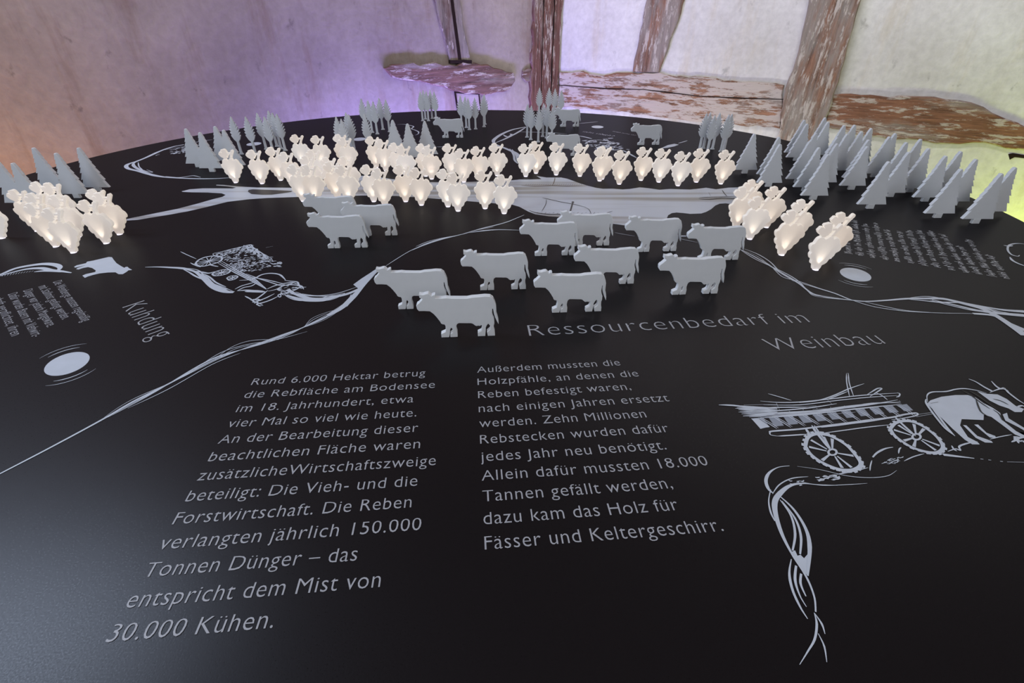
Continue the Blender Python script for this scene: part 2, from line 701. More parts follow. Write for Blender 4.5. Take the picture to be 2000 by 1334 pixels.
# corner post on the left wall, right at the corner
uvL = W(1036, 100, DIR_L)[0]
bm = bmesh.new()
add_sheet(bm, rough_edge([(0.004, 0.0), (uvL, 0.0), (uvL + 0.008, 0.6), (uvL - 0.004, 1.2), (uvL, 3.0), (0.004, 3.0)], 0.008, 5), -0.02, 0.03, 0.004)
o = link_mesh('trim_1', bm, M['wood_c'])
place_on_wall(o, DIR_L)
tag(o, 'worn brown corner post standing where the two walls meet', 'beam', kind='structure')
for k, (a, b, e) in enumerate(((0.30, 0.33, 0.0), (0.66, 0.685, 0.0))):
    bm = bmesh.new()
    add_sheet(bm, rough_edge([(uvL * a, 0.3), (uvL * b, 0.3), (uvL * b, 2.2), (uvL * a, 2.2)], 0.003, 8 + k), -0.0215, -0.015, 0.0005)
    c = link_mesh('drying_crack', bm, M['gap'], o)

# right wall
timber('trim_2', DIR_R, [(1265, 0), (1337, 0), (1318, 60), (1288, 141), (1237, 140), (1246, 95)], M['wood_v'],
       'slanting timber brace between corner post and broad upright post', 0.016, 0.005, 2, stretch(z_top=2.4))
timber('trim_3', DIR_R, [(1582, 0), (1682, 0), (1655, 92), (1630, 180), (1600, 263), (1520, 266), (1531, 190), (1560, 100)], M['wood_v'],
       'broad weathered upright post right of the slanting brace', 0.03, 0.006, 3, stretch(z_top=2.6, z_bot=0.02))
t = timber('trim_4', DIR_R, [(1093, 140), (1140, 138), (1165, 145), (1290, 141), (1330, 148), (1430, 157), (1532, 166), (1524, 251), (1420, 240),
                            (1290, 229), (1180, 215), (1093, 208)], M['wood_h'],
           'whitewashed flaking horizontal rail between corner post and broad post', 0.012, 0.007, 4)
bm = bmesh.new()
ck = [(1092, 165), (1180, 171), (1260, 174), (1300, 178), (1370, 187), (1450, 190), (1534, 193)]
up = [W(x, y, DIR_R) for x, y in ck]
dn = [W(x, y + 1.2 + 1.2 * (i % 2), DIR_R) for i, (x, y) in enumerate(ck)]
add_sheet(bm, up + dn[::-1], -0.0135, -0.006, 0.0004)
link_mesh('drying_crack', bm, M['gap'], t)
timber('trim_5', DIR_R, [(1624, 185), (1700, 185), (1800, 188), (1870, 195), (1920, 208), (1960, 230), (2010, 252), (2120, 272), (2120, 320), (2010, 292), (1900, 277),
                         (1850, 279), (1750, 271), (1660, 259), (1610, 245)], M['wood_h2'],
       'reddish brown horizontal rail right of the broad post', 0.014, 0.007, 6)
timber('trim_6', DIR_R, [(1969, 301), (1978, 299), (2060, 312), (2060, 318), (1982, 307), (1972, 312)], M['gap'],
       'dark open crack in the right wall under the reddish rail', 0.004, 0.001, 7, cat='crack')
# left wall
t = timber('trim_7', DIR_L, [(846, 0), (896, 0), (905, 60), (917, 119), (877, 120), (862, 60)], M['wood_g'],
           'greyish timber stump above the ragged rail on left wall', 0.015, 0.004, 8, stretch(z_top=2.2))
bm = bmesh.new()
add_sheet(bm, [W(x, y, DIR_L) for x, y in ((868, -60), (874, -60), (898, 116), (892, 116))], -0.0165, -0.008, 0.0004)
link_mesh('drying_crack', bm, M['gap'], t)
bm = bmesh.new()
add_sheet(bm, [W(x, y, DIR_L) for x, y in ((876, 117), (918, 117), (918, 124), (876, 123))], -0.019, 0.0, 0.0006)
link_mesh('stump_foot', bm, M['gap'], t)
timber('trim_8', DIR_L, [(748, 133), (762, 125), (830, 123), (862, 126), (925, 122), (960, 132), (1000, 141), (1003, 157), (990, 176), (955, 184), (930, 182),
                         (880, 177), (850, 167), (800, 157), (765, 151)], M['wood_p'],
       'ragged flaking rail stub in the left wall plaster', 0.02, 0.009, 9)
t = timber('trim_9', DIR_L, [(888, 180), (933, 183), (938, 222), (940, 260), (903, 262), (895, 222)], M['plaster_l'],
           'short painted upright below the ragged rail stub', 0.010, 0.003, 10, stretch(z_bot=0.05))
bm = bmesh.new()
add_sheet(bm, [W(x, y, DIR_L) for x, y in ((887, 178), (935, 182), (935, 184.5), (887, 181.5))], -0.0135, 0.0, 0.0005)
add_sheet(bm, [W(x, y, DIR_L) for x, y in ((887, 181), (888.6, 181), (897.6, 240), (896, 240))], -0.0125, 0.0, 0.0005)
add_sheet(bm, [W(x, y, DIR_L) for x, y in ((932.4, 184), (934, 184), (941, 240), (939.4, 240))], -0.0125, 0.0, 0.0005)
link_mesh('joint_gap', bm, M['gap'], t)
timber('trim_10', DIR_L, [(1019, 138), (1030, 132), (1036, 134), (1036, 158), (1026, 160), (1018, 152)], M['wood_p'],
       'small brown timber end beside the corner post', 0.012, 0.004, 11)

# ------------------------------------------------------------------ the exhibit table
TC = Vector((-0.320 * H, 3.2844 * H, 0))
TR = 3.341 * H
table = empty('exhibit_table', (TC.x, TC.y, 0))
tag(table, 'large round black exhibit table printed with a pale map and text', 'table')


def lathe(profile, seg=160):
    bm = bmesh.new()
    rings = []
    for r, z in profile:
        rings.append([bm.verts.new((r * math.cos(2 * math.pi * i / seg), r * math.sin(2 * math.pi * i / seg), z)) for i in range(seg)])
    for a, b in zip(rings, rings[1:]):
        for i in range(seg):
            j = (i + 1) % seg
            bm.faces.new((a[i], a[j], b[j], b[i]))
    bm.faces.new(rings[0][::-1])
    bm.faces.new(rings[-1])
    bmesh.ops.recalc_face_normals(bm, faces=bm.faces[:])
    return bm


link_mesh('tabletop', lathe([(TR - 0.006, TOP - 0.022), (TR - 0.004, TOP - 0.003), (TR - 0.006, TOP)]), M['table'], table)
link_mesh('edge_band', lathe([(TR - 0.02, TOP - 0.030), (TR, TOP - 0.030), (TR, TOP - 0.003), (TR - 0.003, TOP - 0.0012), (TR - 0.0055, TOP - 0.0008),
                              (TR - 0.0056, TOP - 0.0214)]), M['rim'], table)
link_mesh('pedestal', lathe([(0.62, 0.0), (0.62, 0.06), (0.56, 0.07), (0.56, TOP - 0.03)], 64), M['pedestal'], table)

prints = bpy.data.objects   # printed parts are children of the table; they are modelled in room space
OFF = Matrix.Translation((-TC.x, -TC.y, 0))


def table_part(d, name, mat, label=None):
    o = d.done(name, mat, table) if isinstance(d, Draw) else link_mesh(name, d, mat, table)
    o.data.transform(OFF)
    if label:
        o['label'] = label
    return o


# --- lettering
XH, CAPH = 0.449, 0.682


def glyphs(s, thin=-0.008):
    cu = bpy.data.curves.new('lettering', 'FONT')
    cu.body = s
    cu.size = 1.0
    cu.space_character = 1.06
    cu.resolution_u = 3
    cu.offset = thin
    ob = bpy.data.objects.new('lettering', cu)
    me = bpy.data.meshes.new_from_object(ob)
    V = [v.co.copy() for v in me.vertices]
    for v in V:                           # grotesque proportions: taller lower case
        if v.y > XH:
            v.y = XH * 1.13 + (v.y - XH) * (CAPH - XH * 1.13) / (CAPH - XH)
        elif v.y > 0:
            v.y *= 1.13
    P = [tuple(p.vertices) for p in me.polygons]
    bpy.data.objects.remove(ob)
    bpy.data.meshes.remove(me)
    bpy.data.curves.remove(cu)
    return V, P


def text_line(bm, s, a, b, em, lift=L2, thin=-0.008):
    """set the line s on the table from point a to point b, capital height from em"""
    V, P = glyphs(s, thin)
    x0 = min(v.x for v in V)
    x1 = max(v.x for v in V)
    r = (b - a)
    w = r.length
    r.normalize()
    u = Vector((-r.y, r.x, 0))
    k = w / (x1 - x0)
    vs = [bm.verts.new(a + r * ((v.x - x0) * k) + u * (v.y * em) + Vector((0, 0, lift))) for v in V]
    for p in P:
        try:
            f = bm.faces.new([vs[i] for i in p])
        except ValueError:
            continue
        f.normal_update()
        if f.normal.z < 0:
            f.normal_flip()


TH = 0.085756
R_T = Vector((math.cos(TH), math.sin(TH), 0))
D_T = Vector((math.sin(TH), -math.cos(TH), 0))
LEAD = 0.0649802 * H
COL1 = ["Rund 6.000 Hektar betrug", "die Rebfläche am Bodensee", "im 18. Jahrhundert, etwa", "vier Mal so viel wie heute.", "An der Bearbeitung dieser",
        "beachtlichen Fläche waren", "zusätzlicheWirtschaftszweige", "beteiligt: Die Vieh- und die", "Forstwirtschaft. Die Reben", "verlangten jährlich 150.000",
        "Tonnen Dünger – das", "entspricht dem Mist von", "30.000 Kühen."]
END1 = [(830, 736.7), (849, 759), (807, 787), (813, 813.5), (816, 843.4), (820, 876), (850.7, 910), (814.5, 950), (803, 992), (822, 1036), (696, 1096),
        (741.8, 1148), (531.8, 1227.8)]
COL2 = ["Außerdem mussten die", "Holzpfähle, an denen die", "Reben befestigt waren,", "nach einigen Jahren ersetzt", "werden. Zehn Millionen", "Rebstecken wurden dafür",
        "jedes Jahr neu benötigt.", "Allein dafür mussten 18.000", "Tannen gefällt werden,", "dazu kam das Holz für", "Fässer und Keltergeschirr."]
END2 = [(1211.8, 713), (1248, 735.3), (1234, 763), (1307.7, 783.4), (1263, 815), (1307.7, 843.3), (1302, 877), (1384.6, 908.6), (1315, 954), (1327, 996), (1414, 1037)]
for lines, ends, o0 in ((COL1, END1, (-0.84654611, 1.22489238)), (COL2, END2, (-0.11677087, 1.28952186))):
    bm = bmesh.new()
    o = Vector((o0[0] * H, o0[1] * H, TOP))
    for i, s in enumerate(lines):
        a = o + D_T * (LEAD * i)
        e = at(*ends[i])
        text_line(bm, s, a, a + R_T * (e - a).dot(R_T), 0.0163)
    table_part(bm, 'printed_paragraph', M['text'])
bm = bmesh.new()
text_line(bm, "Ressourcenbedarf im", at(1034, 657), at(1583, 630), 0.0375, thin=-0.019)
table_part(bm, 'printed_heading', M['text'])
bm = bmesh.new()
text_line(bm, "Weinbau", at(1508, 686), at(1731, 672), 0.0375, thin=-0.019)
table_part(bm, 'printed_heading', M['text'])
bm = bmesh.new()
text_line(bm, "Kuhdung", at(1175 / 4.94, 490 + 550 / 4.94), at(1470 / 4.94, 490 + 865 / 4.94), 0.040, thin=-0.017)
table_part(bm, 'printed_heading', M['text'])
# small side paragraph on the left, read from the left side of the table
bm = bmesh.new()
for s, a, b in (("Die Weinberge mussten regelmäßig", (510, 305), (795, 690)), ("mit Stallmist gedüngt werden.", (368, 350), (600, 668)),
                ("Dünger war jedoch Mangelware.", (222, 390), (455, 742)), ("Dafür wurden Bauern mit Viehwirt-", (75, 425), (312, 840)),
                ("schaft verpflichtet, ihren", (-75, 455), (110, 830))):
    text_line(bm, s, at(a[0] / 4.94, 490 + a[1] / 4.94), at(b[0] / 4.94, 490 + b[1] / 4.94), 0.0155)
table_part(bm, 'printed_paragraph', M['text'])


# tiny copy too small to read: rows of letter-high ticks grouped into words
def micro_row(bm, a, b, h, seed):
    rnd = random.Random(seed)
    r = b - a
    L = r.length
    r.normalize()
    u = Vector((-r.y, r.x, 0))
    x = 0.0
    while x < L:
        for _ in range(rnd.randint(3, 9)):
            if x >= L:
                break
            hh = h * rnd.choice((0.55, 0.55, 0.6, 0.85))
            y0 = h * rnd.choice((0, 0, 0, -0.15))
            p = a + r * x
            q = p + r * (h * rnd.choice((-0.05, 0.0, 0.1)))
            ribbon(bm, [p + u * y0, q + u * hh], h * 90, L2, False, False)
            if rnd.random() < 0.6:
                ribbon(bm, [p + u * (hh * rnd.choice((0.1, 0.9))), p + u * (hh * 0.5) + r * h * 0.35], h * 80, L2, False, False)
            x += h * 0.36
        x += h * 0.4


rows = [((315, 380), (300, 270)), ((425, 400), (370, 55)), ((545, 420), (470, 90)), ((670, 440), (570, 85)), ((790, 460), (690, 150)), ((920, 475), (800, 165)),
        ((1050, 497), (900, 155)), ((1175, 515), (1000, 155)), ((1315, 540), (1110, 165)), ((1460, 565), (1230, 195)), ((1580, 580), (1400, 310)),
        ((1720, 605), (1480, 245)), ((1860, 625), (1680, 385))]
bm = bmesh.new()
for i, (a, b) in enumerate(rows):
    micro_row(bm, at(1600 + a[0] / 5, 420 + a[1] / 5), at(1600 + b[0] / 5, 420 + b[1] / 5), 0.0125, i)
table_part(bm, 'printed_paragraph', M['dim'])
bm = bmesh.new()
micro_row(bm, at(1138, 258), at(1198, 267), 0.020, 40)
table_part(bm, 'printed_caption', M['dim'])
bm = bmesh.new()
micro_row(bm, at(1196, 257), at(1240, 265), 0.012, 42)
table_part(bm, 'printed_caption', M['dim'])

# --- the lake and its arms
d = Draw(1, 0, 0)


def s2(x, y):
    return (230 + x / 5.128, 250 + y / 5.128)


def s3(x, y):
    return (1000 + x / 4.167, 320 + y / 4.167)


lake = [s2(640, 635), s2(720, 615), s2(850, 605), s2(1000, 605), s2(1150, 606), s2(1185, 598), s2(1100, 586), s2(985, 576), s2(990, 569), s2(1060, 571), s2(1200, 585),
        s2(1400, 597), s2(1750, 600), (600, 362), (640, 352), (690, 344), (720, 343), (765, 350), (830, 356), (902, 356), (960, 354), (1000, 352.3),
        s3(60, 128), s3(150, 128), s3(240, 125), s3(200, 99), s3(280, 112), s3(400, 112), s3(450, 122), s3(500, 140), s3(560, 162), s3(620, 180), s3(680, 195), s3(740, 204), s3(820, 203), s3(900, 209), s3(960, 205),
        s3(1040, 192), s3(1110, 199), s3(1200, 212), s3(1290, 205), s3(1370, 208), s3(1450, 210), s3(1520, 203), s3(1580, 195), s3(1660, 208), s3(1760, 195), s3(1850, 192),
        (1460, 368), (1480, 378), (1478, 392), (1460, 398), (1440, 399), s3(1800, 330), s3(1740, 322), s3(1690, 325), s3(1655, 340), s3(1620, 370), s3(1580, 392), s3(1540, 405), s3(1450, 408), s3(1400, 402), s3(1340, 397), s3(1300, 402),
        s3(1270, 420), s3(1262, 440), (1304, 430), (1300, 440), (1260, 446), (1195, 437), (1140, 430), (1094, 424), s3(300, 428), s3(190, 412), s3(130, 388), s3(60, 350), s3(0, 333),
        (962, 397), (914, 393), (836, 387), (774, 383), (705, 382), s2(2100, 692), s2(1800, 692), s2(1500, 702), s2(1300, 716), s2(1100, 740), s2(900, 790), s2(700, 836), s2(500, 872), s2(350, 896), s2(200, 921),
        s2(90, 928), s2(90, 912), s2(250, 880), s2(400, 850), s2(600, 810), s2(800, 758), s2(950, 715), s2(1050, 690), s2(1080, 671), s2(1040, 655), s2(900, 647), s2(740, 645), s2(650, 641)]
d.fill(*lake)
table_part(d, 'printed_lake', M['lake'])
d = Draw(5.128, 230, 250)
d.fill((1310, 622), (1304, 640), (1340, 663), (1450, 671), (1540, 670), (1650, 656), (1740, 642), (1745, 632), (1640, 626), (1500, 621), (1350, 616), lift=L2)
table_part(d, 'printed_island', M['dark'])

# --- boats on the lake
d = Draw(4.167, 1000, 320)
d.line(6.5, (75, 177), (180, 183), (330, 180), (450, 183), (610, 180))
d.line(2.0, (350, 112), (345, 140), (330, 178))
for k in range(26):
    d.line(4.0, (110 + k * 18, 174), (120 + k * 18, 167), smooth=False)
table_part(d, 'printed_boat', M['brown'])
d = Draw(4.167, 1000, 320)
d.line(5.0, (140, 380), (200, 400), (300, 412), (420, 412), (560, 418), (660, 416), (730, 410), (815, 388))
d.line(3.2, (495, 315), (485, 350), (470, 400), taper=False)
d.line(3.0, (245, 278), (280, 285), (400, 312), (500, 330), (600, 355))
d.line(1.3, (278, 290), (275, 330), (240, 390))
d.line(1.3, (590, 355), (625, 372), (645, 410))
for k in range(16):
    d.line(3.0, (200 + 33 * k, 400 + (k % 3) * 4), (212 + 33 * k, 396 + (k % 2) * 5), smooth=False)
d.ring([(485, 312), (495, 306), (505, 312), (502, 320), (488, 320)], 0.3)
table_part(d, 'printed_boat', M['dark'])
d = Draw(4.167, 1000, 320)
d.line(6.0, (1520, 285), (1600, 290), (1700, 282), (1830, 284), (1900, 280))
d.line(4.0, (1525, 275), (1640, 272), (1830, 268))
d.line(2.2, (1600, 235), (1615, 262))
d.line(2.2, (1710, 215), (1730, 245), (1750, 265))
table_part(d, 'printed_boat', M['dark'])

# --- streams
d = Draw(1, 0, 0)
d.strands(1.3, 6, 4.2, 4, (200, 820), (260, 785), (330, 750), (415, 705), (470, 684), (540, 660), (590, 641), (640, 618), (690, 582), seed=3)
d.line([1.6, 2.2, 2.6, 2.6, 1.8, 1.4, 1.8, 3.2], (0, 926), (100, 874), (200, 820), (260, 785), (330, 750), (415, 705), (470, 684), (540, 660), (590, 641), (640, 618))
d.line(1.0, (250, 798), (330, 760), (415, 712), (470, 690))
d.line(1.0, (380, 722), (430, 690), (480, 674), (540, 664), (600, 648))
d.line(0.8, (415, 706), (448, 681), (480, 668), (512, 664), (545, 664))
d.line(0.8, (420, 704), (460, 682), (510, 671))
d.line(0.8, (590, 642), (612, 625), (640, 612))
d.line(0.6, (595, 638), (610, 622), (640, 610), (668, 603))
d.fill((640, 616), (668, 603), (690, 584), (705, 566), (722, 548), (740, 528), (737, 524), (722, 534), (705, 545), (690, 556), (705, 568), (690, 586), (668, 602))
d.line([6, 8, 9, 5, 2], (640, 617), (668, 601), (690, 580), (710, 558), (738, 527))
d.line(1.4, (677, 600), (688, 585), (694, 572))
d.line(1.4, (672, 598), (682, 585), (686, 575))
d.line([4, 6, 6, 5, 5, 6], (705, 563), (680, 574), (650, 581), (625, 584), (600, 582), (575, 574), (562, 566))
d.line(1.6, (700, 560), (660, 573), (620, 578), (590, 574))
d.line(1.6, (640, 584), (610, 586), (585, 580), (568, 571))
d.line(1.4, (752, 521), (775, 506), (800, 491), (830, 477))
d.line([1, 5, 6, 3, 1], (805, 489), (830, 478), (860, 468), (890, 461), (915, 455))
d.line(1.6, (812, 482), (840, 471), (880, 462))
d.line([1, 4, 3, 2, 1], (905, 457), (940, 447), (965, 441), (990, 434), (1010, 426), (1024, 420))
d.line([1, 5, 3, 1], (915, 455), (945, 451), (975, 449), (1016, 450))
d.line(1.2, (918, 453), (940, 448), (965, 444))
table_part(d, 'printed_stream', M['print'])

d = Draw(5.0, 1600, 420)
d.strands(1.4, 5, 6.0, 3, (-770, 340), (-650, 400), (-520, 475), (-380, 560), (-220, 655), (-90, 755), (0, 790), (280, 830), seed=4)
d.strands(2.0, 5, 9.0, 2, (850, 822), (1050, 822), (1200, 832), (1350, 858), (1550, 905), (1750, 960), (2010, 990), seed=5)
d.line([2, 3, 3, 2, 3, 5, 7, 8, 10], (-770, 340), (-650, 400), (-520, 475), (-380, 560), (-220, 655), (-90, 755), (0, 790), (100, 812), (280, 830), (450, 846), (650, 836), (850, 820),
       (1050, 818), (1200, 820), (1350, 850), (1500, 888), (1620, 930), (1750, 1000), (1900, 1100), (2010, 1180))
d.line(2.0, (-740, 330), (-600, 385), (-480, 460), (-380, 560), (-250, 650))
d.line(1.6, (-560, 440), (-470, 500), (-430, 545), (-350, 610), (-200, 650), (0, 718), (150, 765), (300, 826), (500, 890), (700, 925), (900, 946), (1200, 960), (1500, 966), (1700, 985))
d.line(2.2, (-220, 655), (0, 722), (160, 772), (290, 828))
d.line(1.6, (450, 852), (620, 892), (850, 936), (1100, 955))
d.line([2, 4, 6, 8], (1100, 830), (1300, 876), (1550, 935), (1750, 962), (2010, 985))
d.line(2.6, (1080, 834), (1250, 878), (1450, 925), (1600, 950))
d.line([1, 3, 5, 7], (1400, 855), (1600, 896), (1800, 930), (2010, 946))
d.line([4, 6, 8], (1500, 965), (1700, 985), (1850, 1060), (2010, 1130))
table_part(d, 'printed_stream', M['print'])
d = Draw(4.0, 980, 380)
d.line(5, (1375, 326), (1440, 326), taper=False)
table_part(d, 'printed_stream', M['print'])
d = Draw(4.0, 980, 380)
d.line(1.4, (1385, 345), (1450, 360), (1530, 376))
table_part(d, 'printed_stream', M['print'])
d = Draw(4.0, 980, 380)
d.line(1.2, (880, 298), (960, 314), (1040, 326))
table_part(d, 'printed_stream', M['print'])
d = Draw(4.0, 980, 380)
d.line(2.0, (870, 228), (905, 232), (945, 240))
table_part(d, 'printed_stream', M['print'])
d = Draw(5.0, 1600, 420)
d.line(3.4, (1798, 298), (1850, 306), (1890, 300))
d.line(3.0, (2020, 290), (1960, 281), (1900, 283), (1850, 300), (1840, 345), (1875, 388), (1935, 405), (1955, 395))
table_part(d, 'printed_flourish', M['print'])
d = Draw(5.0, 1600, 420)
d.line(4.0, (1860, 412), (1885, 445), (1940, 475), (2020, 505))
table_part(d, 'printed_flourish', M['print'])

# big loop round the upper left firs
d = Draw(5.128, 230, 250)
d.line([6, 8, 8, 10, 9, 8, 8, 6, 2], (665, 168), (560, 188), (450, 223), (330, 278), (200, 332), (110, 362), (85, 385), (110, 410), (200, 432), (300, 462), (400, 485), (560, 500), (800, 510),
       (1000, 508), (1140, 498))
d.line(5, (670, 184), (500, 214), (400, 240), (250, 312), (180, 342), (150, 372), (180, 402), (240, 430), (330, 462), (480, 492), (560, 494))
d.line(3, (175, 340), (165, 365), (200, 402), (300, 440), (350, 444), (290, 420))
d.line(3, (205, 345), (215, 390), (250, 420))
d.line(4, (480, 486), (600, 498), (680, 490), (760, 480), (830, 496))
d.line(4, (950, 118), (860, 130), (760, 150), (690, 165))
d.scribble(((520, 225), (680, 185), (690, 250), (560, 258)), 26, 4.0, 0.1, 0.4, seed=4)
d.scribble(((380, 262), (450, 248), (440, 268), (390, 274)), 5, 2.0, 0.2, 0.4, seed=5)
table_part(d, 'printed_stream', M['print'])

# small loop and wagon sketch far across the table
d = Draw(4.762, 960, 210)
d.line([8, 10, 12, 12, 8, 10, 12, 6], (320, 182), (200, 206), (100, 246), (32, 292), (18, 320), (40, 346), (130, 382), (230, 428), (262, 470))
d.line(8, (32, 332), (150, 282), (245, 232), (320, 184))
d.line(10, (110, 255), (150, 275), (190, 255), (170, 245))
d.line(6, (170, 385), (205, 440), (215, 490), (245, 524))
d.line(5, (190, 390), (230, 450), (238, 500))
d.line(4, (235, 228), (380, 230), (560, 236), (700, 246))
d.line(4, (810, 150), (900, 142), (990, 132))
d.line(8, (815, 265), (870, 276), (935, 292))
d.scribble(((840, 310), (1090, 285), (1300, 395), (1010, 400)), 85, 7.0, 0.05, 0.2, seed=9)
d.line(7, (1220, 398), (1280, 430), (1350, 470))
table_part(d, 'printed_wagon', M['print'])
d = Draw(4.762, 960, 210)
d.fill((1575, 380), (1640, 350), (1700, 338), (1742, 346), (1700, 362), (1630, 376))
d.line(4, (1735, 334), (1780, 322), (1822, 308))
table_part(d, 'printed_plough', M['print'])
d = Draw(9.09, 640, 180)
d.line(5, (1230, 576), (1340, 572), (1450, 590), (1525, 612), (1490, 652), (1550, 675), (1610, 705), (1608, 742), (1555, 768))
table_part(d, 'printed_flourish', M['print'])
d = Draw(9.09, 640, 180)
d.line(4, (1930, 974), (2000, 974), (2100, 975), (2260, 982))
table_part(d, 'printed_flourish', M['print'])


# --- round touch spots
def touch_spot(px, py, deg, arcs=True):
    """slightly oval white touch field, long axis at deg, with signal arcs at both ends of that axis"""
    c = at(px, py)
    t0 = math.radians(deg)
    e1 = Vector((math.cos(t0), math.sin(t0), 0))
    e2 = Vector((-e1.y, e1.x, 0))
    bm = bmesh.new()
    flat_poly(bm, [c + e1 * (0.0243 * math.cos(t * math.pi / 32)) + e2 * (0.0206 * math.sin(t * math.pi / 32)) + Vector((0, 0, L1)) for t in range(64)])
    table_part(bm, 'touch_spot', M['print'])
    if arcs:
        for r, span in ((0.0340, 0.50), (0.0415, 0.62)):
            for sg in (1, -1):
                P = [c + e1 * (sg * r * math.cos(q * span / 6)) + e2 * (r * 0.92 * math.sin(q * span / 6)) for q in range(-6, 7)]
                bm = bmesh.new()
                ribbon(bm, P, 1.3 if r < 0.04 else 0.8, L1, False, True)
                table_part(bm, 'signal_arc', M['print'])


touch_spot(131.6, 710.2, 133)
touch_spot(1670.6, 536.4, 60)
touch_spot(496, 281.4, 100, False)
touch_spot(702.5, 272, 100, False)
touch_spot(1167, 248, 80, False)

# --- printed cow and stream bits at the left edge
d = Draw(4.94, 0, 490)
d.fill((715, 155), (742, 140), (830, 120), (842, 105), (900, 95), (980, 76), (1050, 60), (1080, 62), (1100, 90), (1125, 120), (1165, 146), (1200, 165), (1215, 155), (1232, 155), (1245, 168), (1276, 185), (1240, 189),
       (1225, 202), (1185, 226), (1145, 226), (1115, 208), (1040, 210), (960, 219), (900, 233), (850, 248), (820, 262), (795, 240), (830, 225), (920, 205), (925, 190), (890, 167), (850, 158), (800, 167),
       (760, 181), (735, 178), (748, 166), (830, 138), (726, 163))
table_part(d, 'printed_cow', M['print'])
d = Draw(4.94, 0, 490)
d.line([3, 6, 8, 9, 9, 5, 2], (-60, 250), (20, 225), (150, 172), (300, 142), (430, 128), (530, 136), (580, 160), (560, 190), (520, 196))
d.line([2, 5, 8, 7, 2], (-40, 255), (100, 215), (260, 178), (400, 170), (500, 190), (600, 200), (690, 214))
d.line(5, (330, 205), (420, 196), (560, 200), (640, 206))
for k in range(12):
    d.line(2.4, (20 + k * 26, 248 - k * 4), (38 + k * 26, 226 - k * 3), smooth=False)
table_part(d, 'printed_stream', M['print'])

# --- hay cart sketch, left of the cows
d = Draw(4.651, 330, 460)
d.line([1, 4, 6, 4, 6, 8, 5], (-215, 290), (-100, 288), (0, 292), (120, 300), (200, 318), (260, 345), (330, 410), (400, 470), (500, 510), (590, 518))
d.strands(1.8, 5, 7.0, 2, (120, 300), (230, 330), (310, 385), (400, 455), (500, 500), (590, 516), seed=6)
d.strands(1.8, 6, 7.0, 2, (1050, 535), (1150, 560), (1250, 582), (1380, 586), (1480, 566), (1600, 525), seed=7)
d.line(3.4, (180, 320), (300, 335), (360, 345), (420, 330))
d.line(3.2, (270, 345), (340, 380), (400, 440), (480, 480), (545, 492))
d.line(2.6, (300, 345), (370, 380), (430, 430), (520, 470))
d.line(3.4, (620, 505), (720, 500), (860, 515), (700, 515))
d.line(5, (690, 512), (780, 506), (880, 516))
d.line([3, 5, 7, 7, 6, 5], (1070, 545), (1150, 570), (1250, 590), (1380, 592), (1450, 580), (1560, 545))
d.line(3.6, (1110, 520), (1200, 545), (1300, 575), (1400, 580))
d.line(2.4, (1150, 515), (1240, 545), (1340, 552), (1480, 553), (1560, 540))
d.ring([(232, 258), (262, 225), (330, 196), (410, 185), (470, 190), (494, 208), (470, 240), (400, 265), (320, 284), (255, 282)], 0.84)
d.ring([(385, 355), (410, 335), (470, 315), (540, 307), (568, 318), (545, 345), (480, 366), (410, 372)], 0.80)
d.ring([(520, 390), (550, 372), (610, 365), (632, 378), (600, 402), (545, 412)], 0.75)
for c, rx, ry, n in (((363, 235), 115, 38, 14), ((477, 340), 76, 24, 12), ((577, 388), 46, 17, 8)):
    for k in range(n):
        t = 2 * math.pi * k / n
        d.line(1.3, c, (c[0] + rx * math.cos(t) - 0.15 * ry * math.sin(t), c[1] + ry * math.sin(t) - 0.22 * rx * math.cos(t)), smooth=False, taper=False)
for o_ in (0, 16, 32):
    d.line(2.2, (440 + o_, 250 - o_ * 0.6), (600 + o_, 340 - o_ * 0.5), (760 + o_, 420 - o_ * 0.4), (885, 492 - o_ * 0.2), smooth=False)
d.line(2.6, (360, 262), (400, 275), (450, 285))
d.line(1.6, (105, 148), (160, 175), (250, 215))
d.line(2.2, (195, 250), (240, 272), (290, 290))
d.line(2.2, (450, 200), (400, 170), (480, 150), (560, 128), (650, 108), (740, 85), (765, 110), (840, 160), (920, 205), (945, 235))
d.scribble(((400, 175), (720, 90), (945, 225), (640, 310)), 190, 1.7, 0.02, 0.13, seed=21)
d.scribble(((400, 175), (720, 90), (760, 110), (450, 200)), 50, 2.2, 0.03, 0.12, seed=27)
d.scribble(((720, 90), (940, 215), (900, 240), (700, 120)), 60, 2.2, 0.04, 0.16, seed=28)
d.scribble(((560, 260), (760, 240), (900, 300), (640, 350)), 80, 1.6, 0.05, 0.16, seed=22)
d.scribble(((840, 230), (1030, 235), (1040, 290), (860, 290)), 26, 2.6, 0.08, 0.22, seed=23)
d.scribble(((560, 280), (680, 260), (700, 330), (600, 330)), 26, 3.0, 0.05, 0.2, seed=24)
d.line(1.6, (880, 112), (945, 100), smooth=False)
d.line(3, (640, 410), (760, 400), (840, 360), (920, 346), (1000, 356), (1040, 385), (1060, 408))
d.line(2, (700, 350), (820, 395), (960, 440), (1010, 460))
d.line(2, (720, 380), (860, 400), (1040, 440))
d.line(2.6, (1050, 410), (1110, 418), (1165, 425), (1180, 450), (1200, 470), (1248, 472))
d.line(2.6, (890, 490), (960, 460), (1040, 440), (1120, 430), (1170, 445))
d.line(2.6, (900, 510), (980, 490), (1040, 460), (1100, 450), (1200, 460), (1225, 492))
d.line(2.6, (1200, 470), (1140, 500), (1080, 520), (1000, 540))
d.line(2.6, (900, 500), (850, 540), (790, 580), (740, 590))
d.line(2.6, (960, 530), (880, 570), (800, 605), (850, 630))
d.line(2.6, (1000, 550), (930, 585), (860, 610), (800, 625), (835, 645))
d.line(2.2, (690, 552), (740, 578), (790, 615))
d.line(2.4, (600, 490), (660, 460), (730, 440), (800, 420))
